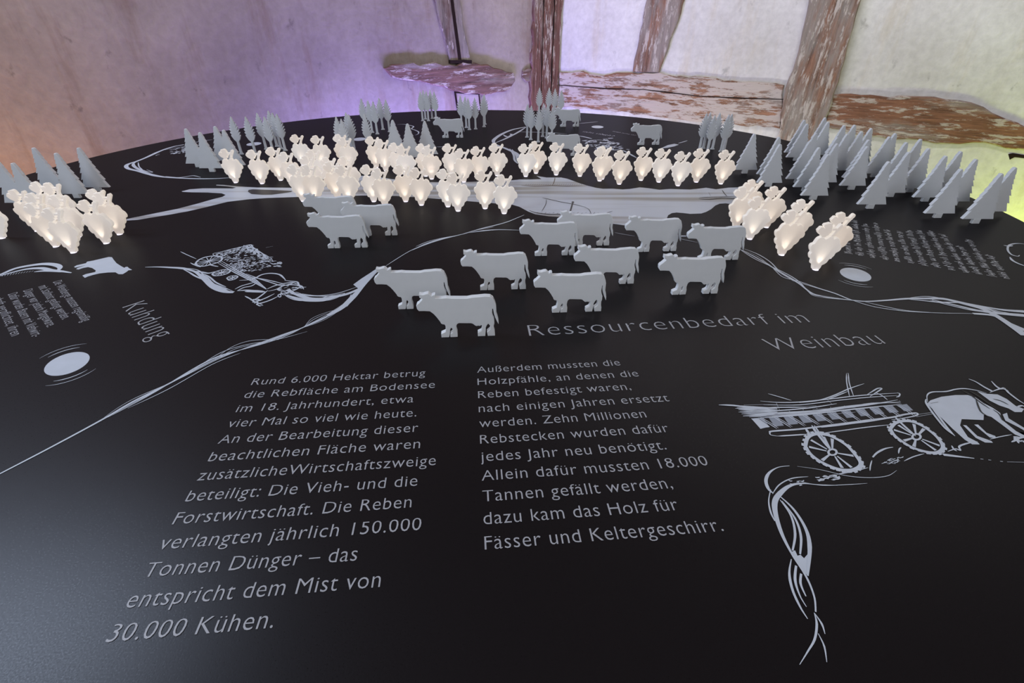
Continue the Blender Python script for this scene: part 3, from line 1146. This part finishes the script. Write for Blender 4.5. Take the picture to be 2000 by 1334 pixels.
d.line(2.4, (620, 505), (680, 475), (750, 460), (800, 430))
d.scribble(((1000, 450), (1170, 430), (1200, 490), (1020, 540)), 40, 2.0, 0.08, 0.25, seed=25)
d.scribble(((760, 580), (850, 590), (850, 640), (800, 640)), 14, 2.0, 0.2, 0.4, seed=26)
d.ring([(985, 548), (1000, 535), (1020, 540), (1020, 560), (1000, 565)], 0.5)
table_part(d, 'printed_hay_cart', M['print'])

# --- ox wagon, right
d = Draw(3.279, 1390, 700)
for k in range(11):
    x = 262 + k * 92
    ya, yb = 385 - (x - 270) * 0.0925, 447 - (x - 270) * 0.118
    d.fill((x + 8, ya), (x + 66, ya - 7), (x + 108, yb - 6), (x + 50, yb), lift=L1)
table_part(d, 'printed_planks', M['plank'])
d = Draw(3.279, 1390, 700)
d.fill((252, 385), (300, 388), (372, 438), (312, 452), (275, 410))
for k in range(11):
    x = 300 + k * 88
    y = 384 - (x - 270) * 0.0925
    d.line(1.1, (x, y), (x + 60, y + 35), (x + 118, y + 72))
    d.line(0.8, (x + 10, y - 4), (x + 70, y + 30), (x + 128, y + 68))
    d.line(2.0, (x + 18, y - 26), (x + 24, y - 24), smooth=False)
d.line(1.8, (262, 388), (600, 362), (900, 328), (1215, 296))
d.line(1.4, (262, 372), (600, 346), (900, 305), (1210, 280))
d.line(2.2, (45, 300), (130, 303), (240, 314), (400, 318))
d.line(1.6, (150, 322), (260, 326), (420, 316), (620, 318))
d.line(1.6, (170, 346), (300, 345), (600, 322), (800, 292))
d.line(1.8, (200, 372), (420, 352), (700, 335), (1000, 300), (1190, 268))
d.line(1.4, (240, 378), (480, 365), (760, 335), (1020, 290), (1210, 288))
d.line(1.4, (310, 275), (420, 284), (560, 282), (760, 262), (900, 245), (1050, 232), (1200, 224))
d.line(1.2, (330, 300), (560, 300), (800, 272), (1000, 252), (1190, 240))
d.line(1.2, (360, 228), (430, 248), (510, 272))
d.line(1.4, (560, 286), (680, 272), (780, 240), (880, 196), (975, 164))
d.line(1.2, (740, 265), (800, 242), (870, 214))
d.line(1.2, (862, 100), (864, 160), (882, 250))
d.line(1.2, (874, 98), (880, 160), (908, 246))
d.line(1.2, (860, 98), (876, 98), smooth=False)
d.line(1.4, (985, 240), (1030, 212), (1062, 194), (1088, 195), (1050, 222), (1012, 246))
d.line(1.4, (1050, 222), (1090, 240), (1125, 268))
d.line(1.4, (1185, 222), (1203, 228), (1198, 244), (1180, 250))
for k in range(6):
    d.line(1.2, (205 + 220 * (k % 3), 300 + 14 * k), (420 + 250 * (k % 3), 296 + 10 * k), smooth=False)
    d.line(1.8, (150 + 10 * k, 305 + 13 * k), (260 + 12 * k, 312 + 11 * k), (420, 322 + 6 * k))
d.line(1.0, (410, 280), (435, 335))
d.line(1.0, (735, 262), (775, 300))
d.line(2.0, (420, 500), (378, 492), (372, 478), (390, 468), (560, 455), (760, 430), (900, 412), (1000, 398), (1150, 380), (1230, 362), (1310, 352), (1308, 368), (1230, 384), (1150, 395))
d.line(1.6, (420, 500), (520, 494), (610, 488))
d.line(1.2, (690, 484), (850, 462), (1000, 442), (1150, 426))
d.line(2.4, (700, 444), (800, 430), (900, 416), (1000, 404), (1120, 388))
d.line(1.4, (1310, 376), (1420, 356))
d.line(1.4, (1300, 364), (1410, 348))
d.line(2.6, (600, 448), (620, 480), (640, 490))
d.line(2.6, (640, 430), (665, 470), (720, 540), (760, 590))
d.line(1.6, (655, 430), (690, 480), (745, 550))
d.line(2.4, (1170, 372), (1200, 405), (1260, 460), (1305, 500))
W1 = [(585, 560), (600, 505), (640, 480), (700, 478), (770, 495), (870, 555), (940, 632), (972, 690), (925, 725), (850, 728), (780, 710), (690, 668), (620, 615)]
W2 = [(1130, 448), (1165, 410), (1225, 395), (1290, 402), (1370, 440), (1455, 508), (1496, 575), (1465, 612), (1395, 612), (1290, 582), (1210, 535), (1155, 490)]
for Wh, c in ((W1, (772, 604)), (W2, (1310, 505))):
    d.ring(Wh, 0.85)
    hub = [(c[0] + 34 * math.cos(t * 0.6283), c[1] + 24 * math.sin(t * 0.6283)) for t in range(10)]
    d.ring(hub, 0.55, lift=L3)
    for k in range(8):
        q = Wh[int(k * len(Wh) / 8) % len(Wh)]
        e = (c[0] + (q[0] - c[0]) * 0.80, c[1] + (q[1] - c[1]) * 0.80)
        s_ = (c[0] + (q[0] - c[0]) * 0.2, c[1] + (q[1] - c[1]) * 0.2)
        d.line([1.4, 2.0, 2.8], s_, ((s_[0] + e[0]) / 2, (s_[1] + e[1]) / 2), e, smooth=False)
    for k in range(len(Wh)):
        a = Wh[k]
        b = Wh[(k + 1) % len(Wh)]
        for t in (0.1, 0.6):
            q = (a[0] + (b[0] - a[0]) * t, a[1] + (b[1] - a[1]) * t)
            d.line(3.6, (q[0] * 1.0, q[1]), (c[0] + (q[0] - c[0]) * 1.07, c[1] + (q[1] - c[1]) * 1.07), smooth=False, taper=False)
d.scribble(((690, 760), (790, 745), (790, 780), (700, 785)), 22, 1.0, 0.15, 0.5, seed=31)
d.scribble(((1110, 660), (1200, 630), (1210, 660), (1120, 680)), 22, 0.8, 0.1, 0.4, seed=32)
d.line([1.2, 1.8, 0.6], (1030, 635), (1060, 605), (1110, 580), (1160, 571))
d.line(1.0, (1012, 722), (1015, 690), (1025, 655))
d.line(1.2, (1195, 612), (1200, 585), (1212, 572))
d.line(1.2, (800, 745), (880, 730), (1000, 702))
d.line(1.0, (1230, 660), (1290, 632), (1360, 612))
d.line([3, 2.4, 0.8], (1480, 618), (1560, 628), (1680, 642), smooth=False)
for x in (1720, 1770, 1845):
    d.line(2.2, (x, 646 + (x - 1720) * 0.12), (x + 18, 648 + (x - 1720) * 0.12), smooth=False)
d.line(1.2, (1890, 665), (2020, 668), smooth=False)
d.line(1.6, (1510, 598), (1560, 582), (1590, 590), (1585, 565), (1640, 545), (1700, 535))
d.line(1.6, (1535, 560), (1550, 585), (1570, 595))
d.line(1.0, (1780, 520), (1840, 505), (1920, 490))
table_part(d, 'printed_wagon', M['print'])
d = Draw(3.279, 1390, 700)
d.fill((1378, 292), (1400, 270), (1470, 247), (1560, 236), (1640, 236), (1690, 252), (1740, 288), (1800, 318), (1846, 350), (1862, 398), (1950, 468), (2012, 500), (2012, 478), (2000, 512), (1940, 488), (1850, 420), (1790, 376),
       (1742, 362), (1740, 396), (1600, 390), (1590, 430), (1640, 505), (1700, 536), (1716, 552), (1668, 552), (1620, 522), (1540, 450), (1520, 430), (1440, 352))
d.fill((1608, 428), (1630, 430), (1700, 498), (1790, 530), (1800, 542), (1750, 540), (1690, 510))
d.fill((1680, 425), (1705, 425), (1760, 478), (1815, 498), (1820, 512), (1780, 508))
d.fill((1862, 360), (1890, 350), (1900, 385), (1990, 440), (2012, 455), (2012, 470), (1960, 440), (1880, 400))
d.fill((1700, 212), (1760, 228), (1830, 232), (1890, 262), (1945, 305), (2000, 325), (1985, 345), (1940, 345), (1900, 322), (1840, 302), (1780, 272))
d.line(1.6, (1382, 282), (1378, 240), (1410, 218), (1500, 214), (1560, 200), (1620, 196), (1700, 208), (1760, 226))
d.line(2.2, (1372, 262), (1374, 292), (1430, 372), (1495, 450), (1552, 496))
d.line(2.2, (1390, 290), (1450, 370), (1510, 450), (1556, 500))
d.line([3, 2.2, 0.8], (1800, 215), (1745, 186), (1690, 152), (1645, 134))
d.line([3, 2.2, 0.8], (1845, 196), (1820, 180), (1790, 148))
d.line(2.2, (1780, 220), (1850, 196), (1885, 205), (1900, 222), (1960, 268), (2012, 300))
d.line(2.0, (1850, 200), (1870, 192), (1880, 205))
d.line(1.8, (1950, 315), (1985, 305), (2010, 318))
d.line(2.0, (1930, 530), (1970, 512), (2010, 505))
d.scribble(((1930, 500), (2010, 490), (2010, 540), (1940, 545)), 14, 1.8, 0.2, 0.5, seed=35)
table_part(d, 'printed_ox', M['print'])
for w, pts in ((1.3, [(1400, 290), (1450, 282)]), (1.6, [(1600, 205), (1660, 240), (1720, 285), (1780, 325)]),
               (1.4, [(1640, 205), (1700, 240), (1770, 290), (1830, 330)]), (1.4, [(1800, 262), (1850, 275), (1900, 300)]),
               (1.6, [(1690, 262), (1720, 340), (1770, 375)]), (1.2, [(1860, 400), (1840, 360), (1800, 330)])):
    d = Draw(3.279, 1390, 700)
    d.line(w, *pts, lift=L3)
    table_part(d, 'printed_strap', M['dark'])

# --- twisting flourish below the wagon
d = Draw(2.04, 1380, 680)
d.line(0.62, (360, 472), (450, 485), (560, 510), (650, 517), (720, 510), (757, 488))
d.line([0.50, 0.87, 2.60, 2.85, 0.74], (330, 470), (285, 476), (250, 497), (236, 528), (246, 562), (266, 580))
d.line(0.99, (405, 513), (340, 520), (290, 545), (262, 582))
d.line([0.37, 0.87, 2.11, 3.97, 4.34, 3.10, 1.61, 1.49, 1.24, 0.99], (520, 548), (440, 545), (380, 540), (330, 550), (292, 580), (272, 612), (274, 660), (298, 738), (340, 822), (385, 892), (412, 945), (430, 1000), (434, 1052))
d.line([0.62, 0.99, 1.49, 0.99], (255, 565), (247, 610), (255, 655), (272, 690))
d.line([0.74, 1.98, 2.36, 3.10, 1.24], (288, 588), (345, 642), (393, 718), (410, 792), (402, 908))
d.line([0.62, 1.61, 1.86, 1.24], (292, 605), (335, 668), (352, 740), (342, 808))
d.line([0.62, 1.61, 1.86, 1.24], (300, 610), (352, 680), (375, 750), (372, 822))
d.fill((340, 812), (352, 806), (362, 828), (374, 824), (388, 838), (402, 822), (408, 800), (406, 860), (402, 906), (386, 892), (364, 856))
d.line([0.50, 1.86, 1.61, 0.50], (337, 842), (329, 900), (342, 965), (372, 1032), (402, 1080))
d.line([1.49, 1.86, 0.99, 0.50], (356, 868), (352, 925), (370, 985), (397, 1032))
d.line([1.49, 1.61, 0.74], (376, 900), (374, 940), (395, 990))
d.line([0.37, 1.49, 1.36, 0.87, 0.31], (428, 1055), (438, 1100), (430, 1160), (402, 1210), (370, 1262))
d.line([0.37, 1.36, 0.37], (430, 1058), (458, 1100), (471, 1140))
d.line([0.37, 1.12, 0.37], (444, 1138), (468, 1190), (478, 1252))
d.line(0.62, (380, 535), (460, 548), (560, 545), (640, 540))
d.scribble(((340, 530), (385, 530), (385, 550), (340, 552)), 10, 0.8, 0.2, 0.5, seed=41)
table_part(d, 'printed_flourish', M['print'])

# ------------------------------------------------------------------ cut-outs standing on the table
T_ = 0.007       # sheet thickness


def mm(o):
    return [(x * 0.001, z * 0.001) for x, z in o]


COW = [(-25.9, 45.7), (-24.9, 47.6), (-22.5, 49.3), (-20.0, 52.0), (-17.8, 54.2), (-19.3, 55.4), (-21.1, 56.0), (-21.1, 60.8), (-18.5, 60.2), (-16.4, 60.1), (-13.2, 61.1), (-10.6, 61.4), (-9.1, 60.4),
       (-7.1, 58.0), (-5.5, 59.4), (-2.9, 59.6), (-3.1, 55.0), (4.9, 54.7), (10.1, 55.1), (15.4, 54.3), (26.0, 53.8), (33.9, 53.6), (39.8, 54.7), (47.2, 55.1), (54.6, 55.7), (61.0, 55.1), (64.3, 52.4),
       (66.5, 46.6), (67.7, 41.9), (67.9, 31.3), (69.3, 26.5), (70.2, 21.6), (70.1, 16.8), (68.6, 19.9), (66.3, 26.0), (64.9, 31.4), (64.1, 38.2), (62.9, 38.3), (62.7, 30.3), (63.6, 26.7), (65.0, 23.1),
       (65.1, 17.6), (64.3, 14.6), (64.5, 9.7), (65.4, 6.0), (65.5, 0.0), (56.7, 0.0), (55.8, 6.0), (58.3, 8.0), (59.8, 9.9), (59.9, 14.8), (57.7, 17.7), (56.0, 15.6), (54.4, 12.0), (54.3, 7.7), (53.5, 0.0),
       (44.6, 0.0), (44.5, 5.4), (48.9, 7.7), (49.7, 10.4), (50.0, 15.3), (49.4, 16.0), (47.3, 14.8), (45.6, 15.3), (43.4, 14.8), (41.8, 15.6), (39.0, 18.3), (36.9, 19.1), (22.1, 19.8), (19.9, 18.4),
       (19.1, 16.0), (18.7, 11.8), (19.7, 6.8), (19.6, 0.0), (10.7, 0.0), (11.1, 5.1), (13.7, 6.8), (14.1, 12.0), (12.7, 13.6), (11.6, 12.1), (10.5, 9.1), (10.4, 4.8), (9.3, 0.0), (0.0, 0.0), (-0.1, 5.6),
       (5.2, 8.1), (6.0, 12.3), (6.0, 16.6), (5.0, 18.5), (2.6, 18.9), (1.0, 20.1), (0.0, 22.9), (-3.5, 29.0), (-6.6, 33.5), (-10.7, 37.5), (-17.0, 38.1), (-23.6, 38.3), (-25.3, 41.0)]
BUNCH = [(-5.0, 1.0), (-6.6, 6.0), (-7.4, 9.1), (-10.1, 9.8), (-11.5, 12.2), (-12.1, 17.7), (-14.8, 18.8), (-16.7, 21.9), (-18.0, 26.0), (-16.9, 29.4), (-18.9, 32.1), (-20.5, 35.4), (-21.4, 38.8), (-20.4, 41.8),
         (-17.0, 43.5), (-15.6, 48.2), (-13.5, 51.8), (-10.5, 53.3), (-6.5, 53.1), (-2.6, 50.1), (1.1, 52.8), (2.6, 54.3), (8.0, 54.3), (8.6, 52.4), (9.8, 50.5), (12.8, 52.1), (16.1, 51.8), (19.4, 48.8), (20.9, 43.8),
         (24.5, 40.2), (26.2, 34.8), (24.5, 30.7), (20.8, 28.7), (19.8, 23.9), (17.1, 19.8), (14.1, 17.4), (12.7, 12.9), (9.6, 9.4), (6.6, 7.7), (5.0, 1.0)]
LEAF = [(-10.6, 53.0), (-10.5, 55.4), (-14.4, 57.4), (-17.3, 60.0), (-19.4, 63.9), (-16.2, 68.9), (-12.8, 69.2), (-9.6, 66.8), (-12.9, 71.0), (-11.6, 73.4), (-8.6, 74.0), (-4.9, 75.2), (-1.4, 74.2), (0.6, 70.8), (1.6, 67.1),
        (2.2, 62.0), (1.4, 59.6), (-1.6, 59.4), (-0.3, 56.3), (-3.8, 54.8), (-6.0, 53.0)]
STEM = [(2.8, 53.9), (4.5, 57.4), (6.2, 61.3), (6.8, 63.6), (1.5, 63.0), (1.6, 67.1), (8.5, 66.9), (9.8, 69.5), (11.5, 72.4), (13.8, 73.1), (15.7, 71.7), (16.1, 69.1), (12.8, 63.9), (9.5, 58.7), (7.8, 53.9)]


def scallop(pts):
    """round the berry bumps a little"""
    P = [Vector((x, z, 0)) for x, z in pts]
    return [(p.x, p.y) for p in spline(P, 2)]


FIR_R = [(29, 9), (20.5, 26), (25, 25.2), (16.5, 40.3), (20.5, 39.6), (13, 52), (16, 51.4), (9.6, 62), (12.3, 61.4), (7.2, 71.2), (9.2, 70.7), (5.2, 80), (6.6, 79.6), (2.6, 90.5)]
FIR_CROWN = FIR_R + [(1.4, 92), (-1.4, 92)] + [(-x, z) for x, z in FIR_R[::-1]]
FIR_TRUNK = [(-7, 0), (7, 0), (6.6, 9.1), (-6.6, 9.1)]
bt = [(13.0, 50.0), (13.6, 57.5), (13.2, 65.0), (11.8, 72.0), (9.4, 78.5), (6.6, 84.5)]
LT_R = [(3.0, 34.0), (8.0, 39.5)]
for i, (x, z) in enumerate(bt):
    LT_R += [(x, z), (x - 1.2, z + 1.6), (6.4 - 0.7 * i, z - 3.2)]
LT_R += [(3.6, 89.0), (1.6, 95.0)]
LEAF_CROWN = LT_R + [(0.3, 98), (-0.3, 98)] + [(-x, z) for x, z in LT_R[::-1]]
LEAF_TRUNK = [(-6, 0), (6, 0), (5.6, 2.2), (3.2, 5.0), (2.9, 34.1), (-2.9, 34.1), (-3.2, 5.0), (-5.6, 2.2)]


def sheet(name, outline, mat, parent, y0=0.0, y1=T_, bev=0.0006, edge=None):
    bm = bmesh.new()
    add_sheet(bm, mm(outline), y0, y1, bev)
    return link_mesh(name, bm, mat, parent, None, edge)


def copy_thing(src, loc, rz):
    o = src.copy()
    COL.objects.link(o)
    o.location = loc
    o.rotation_euler = (0, 0, rz)
    for ch in list(src.children):
        c = ch.copy()
        COL.objects.link(c)
        c.parent = o
    return o


ORD = ['first', 'second', 'third', 'fourth', 'fifth', 'sixth', 'seventh', 'eighth', 'ninth', 'tenth', 'eleventh', 'twelfth', 'thirteenth', 'fourteenth']


def nth(i, n):
    if n == 1:
        return 'only one'
    if i == 0:
        return 'leftmost'
    if i == n - 1:
        return 'rightmost'
    return ORD[i] + ' from left'


# cows -----------------------------------------------------------------
RZ_COW = math.radians(3.6)
rC = Vector((math.cos(RZ_COW), math.sin(RZ_COW), 0))


def cow_at(px, py, x, z):
    """location of a cow whose outline point (x, z) mm shows at this pixel"""
    return at(px, py, z * 0.001) - rC * (x * 0.001) - Vector((0, 0, z * 0.001))


cows = [
    ((862.5, 659.5, 0, 0), 'frosted white cow cutout nearest the viewer, in front of all the others'),
    ((778.7, 604.5, 0, 0), 'frosted white cow cutout at the stream end, just behind the nearest cow'),
    ((938.4, 567.4, 0, 0), 'frosted white cow cutout standing free left of the big herd'),
    ((1078.7, 611.2, 0, 0), 'frosted white cow cutout just above the word Ressourcenbedarf'),
    ((1312.5, 576.2, 0, 0), 'frosted white cow cutout at the right front of the herd'),
    ((1237.5, 554.2, 65.5, 0), 'frosted white cow cutout in mid herd, partly behind the cow above Ressourcenbedarf'),
    ((1045, 500.5, 0, 0), 'frosted white cow cutout at left rear of the herd, covering another cow'),
    ((1189.5, 479.5, 65.5, 0), 'frosted white cow cutout at lake edge, rump showing behind the left rear cow'),
    ((1245, 492.5, 0, 0), 'frosted white cow cutout at lake edge in the middle of the herd rear'),
    ((1441.2, 507.5, 65.5, 0), 'frosted white cow cutout at the right end of the herd beside lit grapes'),
    ((641, 485.5, 0, 0), 'frosted white cow cutout in front of the left trio'),
    ((775.8, 459.7, 65.5, 0), 'frosted white cow cutout at right of the left trio'),
    ((591, 398, -25.9, 44), 'frosted white cow cutout at back of the left trio below lit grapes'),
    ((864.2, 269.5, 0, 0), 'small far frosted cow cutout before leaf trees at the top middle'),
    ((1094.4, 247.8, 0, 0), 'farthest frosted cow cutout near the back table edge behind leaf trees'),
    ((1067, 272.5, -25.9, 44), 'far frosted cow cutout half hidden behind the lit grape row'),
    ((1245.6, 283.5, 0, 0), 'far frosted cow cutout standing alone on the upper right'),
]
first = None
for (px, py, x, z), lab in cows:
    loc = cow_at(px, py, x, z)
    if first is None:
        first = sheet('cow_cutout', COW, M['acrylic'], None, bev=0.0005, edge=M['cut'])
        o = first
    else:
        o = first.copy()
        COL.objects.link(o)
    o.location = loc
    o.rotation_euler = (0, 0, RZ_COW)
    tag(o, lab, 'cow figure', 'frosted cows on the map')


# firs -----------------------------------------------------------------
def by_tip(px, py, x, z):
    return at(px, py, z * 0.001) - Vector((x * 0.001, 0.0035, z * 0.001))


def make_fir():
    r = empty('fir_cutout')
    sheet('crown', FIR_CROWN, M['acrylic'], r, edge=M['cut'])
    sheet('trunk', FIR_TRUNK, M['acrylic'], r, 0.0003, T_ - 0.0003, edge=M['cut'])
    return r


fir_groups = {
    'left': [(-8, 313), (24.7, 318.5), (65, 288.6), (108.7, 299), (153, 288.6)],
    'upper left': [(362.2, 251.4), (389.8, 258.6), (419.2, 246.6), (436, 253.8)],
    'middle': [(766.2, 234.5), (795.3, 241.6), (829, 236.7)],
    'right': [(1473.7, 261.2), (1521.7, 268), (1524, 281.5), (1571.2, 234.2), (1576.5, 241.7), (1593.7, 259.7), (1582.5, 275.5), (1611.7, 229.7), (1617.7, 238), (1599.7, 288.2),
              (1617.7, 301.7), (1635, 268.7), (1635, 280.7), (1655, 262), (1649, 244.7), (1669.5, 244), (1683, 256.7), (1701.7, 250.7), (1696.5, 273.2), (1694, 286), (1737.6, 266.8),
              (1748.8, 260.4), (1770.4, 278), (1775, 297.2), (1736, 315.6), (1798.4, 271.6), (1813.6, 290), (1847.2, 304.4), (1876.8, 295.6), (1876.8, 330), (1906.4, 310.8), (1956, 338.8),
              (1982.4, 326.8)],
}
fir0 = None
entries = []
for g in ('left', 'upper left', 'middle'):
    P = sorted(fir_groups[g])
    where = {'left': 'of five behind the left grapes', 'upper left': 'of four inside the stream loop, upper left',
             'middle': 'of three in front of the far cow'}[g]
    for i, q in enumerate(P):
        entries.append((q, 'frosted white fir cutout, %s %s' % (nth(i, len(P)), where), 'fir stand, ' + g))
P = [(by_tip(q[0], q[1], 0, 92), q) for q in fir_groups['right']]
P.sort(key=lambda e: e[0].y)
cut = [0, 9, 17, 25, 33]
names = ['front row', 'second row', 'third row', 'back row']
for k in range(4):
    row = sorted(P[cut[k]:cut[k + 1]], key=lambda e: e[1][0])
    for i, (_, q) in enumerate(row):
        entries.append((q, 'frosted white fir cutout, %s in the %s of the right forest' % (nth(i, len(row)), names[k]), 'firs of the right forest'))
for q, lab, grp in entries:
    loc = by_tip(q[0], q[1], 0, 92)
    if fir0 is None:
        fir0 = make_fir()
        o = fir0
        o.location = loc
    else:
        o = copy_thing(fir0, loc, 0)
    tag(o, lab, 'tree figure', grp)


# leaf trees -------------------------------------------------------------
def make_leaf_tree():
    r = empty('leaf_tree_cutout')
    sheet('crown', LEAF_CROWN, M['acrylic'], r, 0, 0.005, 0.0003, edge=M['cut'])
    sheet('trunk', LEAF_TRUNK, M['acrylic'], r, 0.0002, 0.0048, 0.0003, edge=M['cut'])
    return r


leaf_groups = [
    ('beside the upper left firs', [(450.4, 227.4), (479.2, 227.4), (501.4, 220.2), (515.8, 227.4), (523.6, 216), (531.4, 219.6), (539.8, 222)]),
    ('behind the lit grape crowd', [(656, 227.3), (665.9, 231.7), (675, 219.6), (680.7, 222.9)]),
    ('behind the three middle firs', [(704.9, 192), (711.5, 222.9), (718, 195.4), (728, 197.6), (739.6, 191), (752.8, 194.3)]),
    ('at back edge left of far cow', [(820.4, 178.3), (826, 176), (832.0, 178.3), (839.5, 175.0), (847.5, 178.8)]),
    ('at back edge right of far cow', [(898.6, 186.2), (908, 188.3), (914, 191.3), (926.7, 190.4), (943.7, 187), (945.5, 183.5)]),
    ('before the farthest cow', [(1030.5, 202.5), (1038, 206), (1053, 209.5), (1062, 201.5), (1070, 203.5), (1080, 208.5)]),
    ('at back edge by corner post', [(1054, 171), (1073, 171), (1084.6, 172.7), (1097, 175.4)]),
    ('at the upper right edge', [(1380.5, 221), (1388, 219), (1396.5, 225), (1406.5, 220), (1424, 223.5), (1430, 222)]),
]
lt0 = None
for where, P in leaf_groups:
    P = sorted(P)
    for i, q in enumerate(P):
        loc = by_tip(q[0], q[1], 0, 98)
        if lt0 is None:
            lt0 = make_leaf_tree()
            o = lt0
            o.location = loc
        else:
            o = copy_thing(lt0, loc, 0)
        tag(o, 'leaf tree cutout, %s of those %s' % (nth(i, len(P)), where), 'tree figure', 'leaf trees ' + where)


# lit grapes --------------------------------------------------------------
def make_grape():
    r = empty('grape_cutout')
    sheet('grape_bunch', scallop(BUNCH + [BUNCH[0]])[:-1], M['bunch'], r, edge=M['edge'])
    sheet('vine_leaf', LEAF, M['leaf'], r, 0.0003, T_ - 0.0003, edge=M['edge'])
    sheet('stem', STEM, M['leaf'], r, 0.0003, T_ - 0.0003, edge=M['edge'])
    bm = bmesh.new()
    bmesh.ops.create_cone(bm, cap_ends=True, segments=20, radius1=0.0046, radius2=0.0042, depth=0.0011,
                          matrix=Matrix.Translation((0, T_ / 2 - 0.0016, 0.00055)))
    link_mesh('led_spot', bm, M['led'], r)
    ld = bpy.data.lights.new('led_beam', 'SPOT')
    ld.energy = 0.078
    ld.color = (1.0, 0.86, 0.70)
    ld.spot_size = math.radians(54)
    ld.spot_blend = 1.0
    ld.shadow_soft_size = 0.0012
    lo = bpy.data.objects.new('led_beam', ld)
    COL.objects.link(lo)
    lo.parent = r
    lo.location = (0, -0.0055, 0.0015)
    lo.rotation_euler = (math.radians(180 - 4), 0, 0)
    return r


def stem_to_base(px, py):
    return at(px, py, 0.0722) - Vector((0.0142, 0.0035, 0.0722))


A_ = lambda x, y: (550 + x / 9.53, 255 + y / 9.53)
B_ = lambda x, y: (690 + x / 9.53, 255 + y / 9.53)
C_ = lambda x, y: (830 + x / 8.34, 265 + y / 8.34)
grape_groups = [
    ('in the far left clump',
     [('b', 3, 466), ('b', 111.8, 433.6), ('b', 135.9, 436.2), ('b', 72.2, 451.8), ('b', 106.6, 459.6), ('b', 151.5, 464.2), ('b', 108, 482.4), ('b', 142.4, 494), ('b', 206.7, 475.9),
      ('b', 219.7, 450.5), ('b', 232.7, 458.3)]),
    ('in the left crowd, back half',
     [('b', 460, 357), ('b', 511.6, 359), ('b', 548, 352.5), ('s', 570.5, 299), ('s', *A_(385, 95)), ('s', *A_(770, 112)), ('s', *A_(1185, 88)), ('s', *A_(1280, 148))]),
    ('in the left crowd, front half',
     [('s', *A_(700, 378)), ('s', *A_(605, 490)), ('s', *A_(985, 518)), ('s', *A_(1312, 503)), ('b', 659, 387), ('b', 592, 393.5), ('b', 617.5, 393.5), ('b', 683, 395)]),
    ('in the row behind the left lake',
     [('b', 735, 327.4), ('b', 753.5, 334), ('s', 784.4, 281), ('s', 799.6, 286.3), ('s', 838, 282.8), ('b', 843.2, 350), ('s', *C_(503, 148)), ('s', *C_(708, 228)), ('s', *C_(968, 193)), ('b', 971, 343.5)]),
    ('on the near lake shore',
     [('b', 730, 394), ('b', 751.5, 402), ('b', 792.3, 394), ('b', 823, 401), ('b', 875, 404), ('b', 894.7, 412.5), ('b', 947.5, 407.7), ('b', 984.7, 417.3)]),
    ('in the row along the far lake shore',
     [('b', 1026.8, 345), ('b', 1046.8, 338.8), ('b', 1086.2, 342), ('b', 1132.5, 344.5), ('b', 1171.2, 353.7), ('s', 1193.8, 287.5), ('b', 1209.5, 360), ('b', 1251.8, 352.5), ('b', 1286.8, 356),
      ('b', 1324.2, 363), ('b', 1360, 356), ('b', 1408, 359.5)]),
    ('in the right clump by firs',
     [('b', 1437.7, 444.5), ('s', 1489.5, 353.5), ('b', 1464.7, 467.4), ('b', 1497, 444.5), ('b', 1527, 498.6), ('s', 1588.4, 392.5), ('b', 1593.6, 527.4), ('s', 1667.8, 418)]),
]
gr0 = None
for where, P in grape_groups:
    Q = []
    for k, x, y in P:
        Q.append(at(x, y) if k == 'b' else stem_to_base(x, y))
    Q.sort(key=lambda v: v.x / v.y)
    for i, loc in enumerate(Q):
        loc = Vector((loc.x, loc.y, TOP))
        if gr0 is None:
            gr0 = make_grape()
            o = gr0
            o.location = loc
        else:
            o = copy_thing(gr0, loc, 0)
        tag(o, 'glowing white grape cutout, %s %s' % (nth(i, len(Q)), where), 'grape lamp', 'lit grapes ' + where)
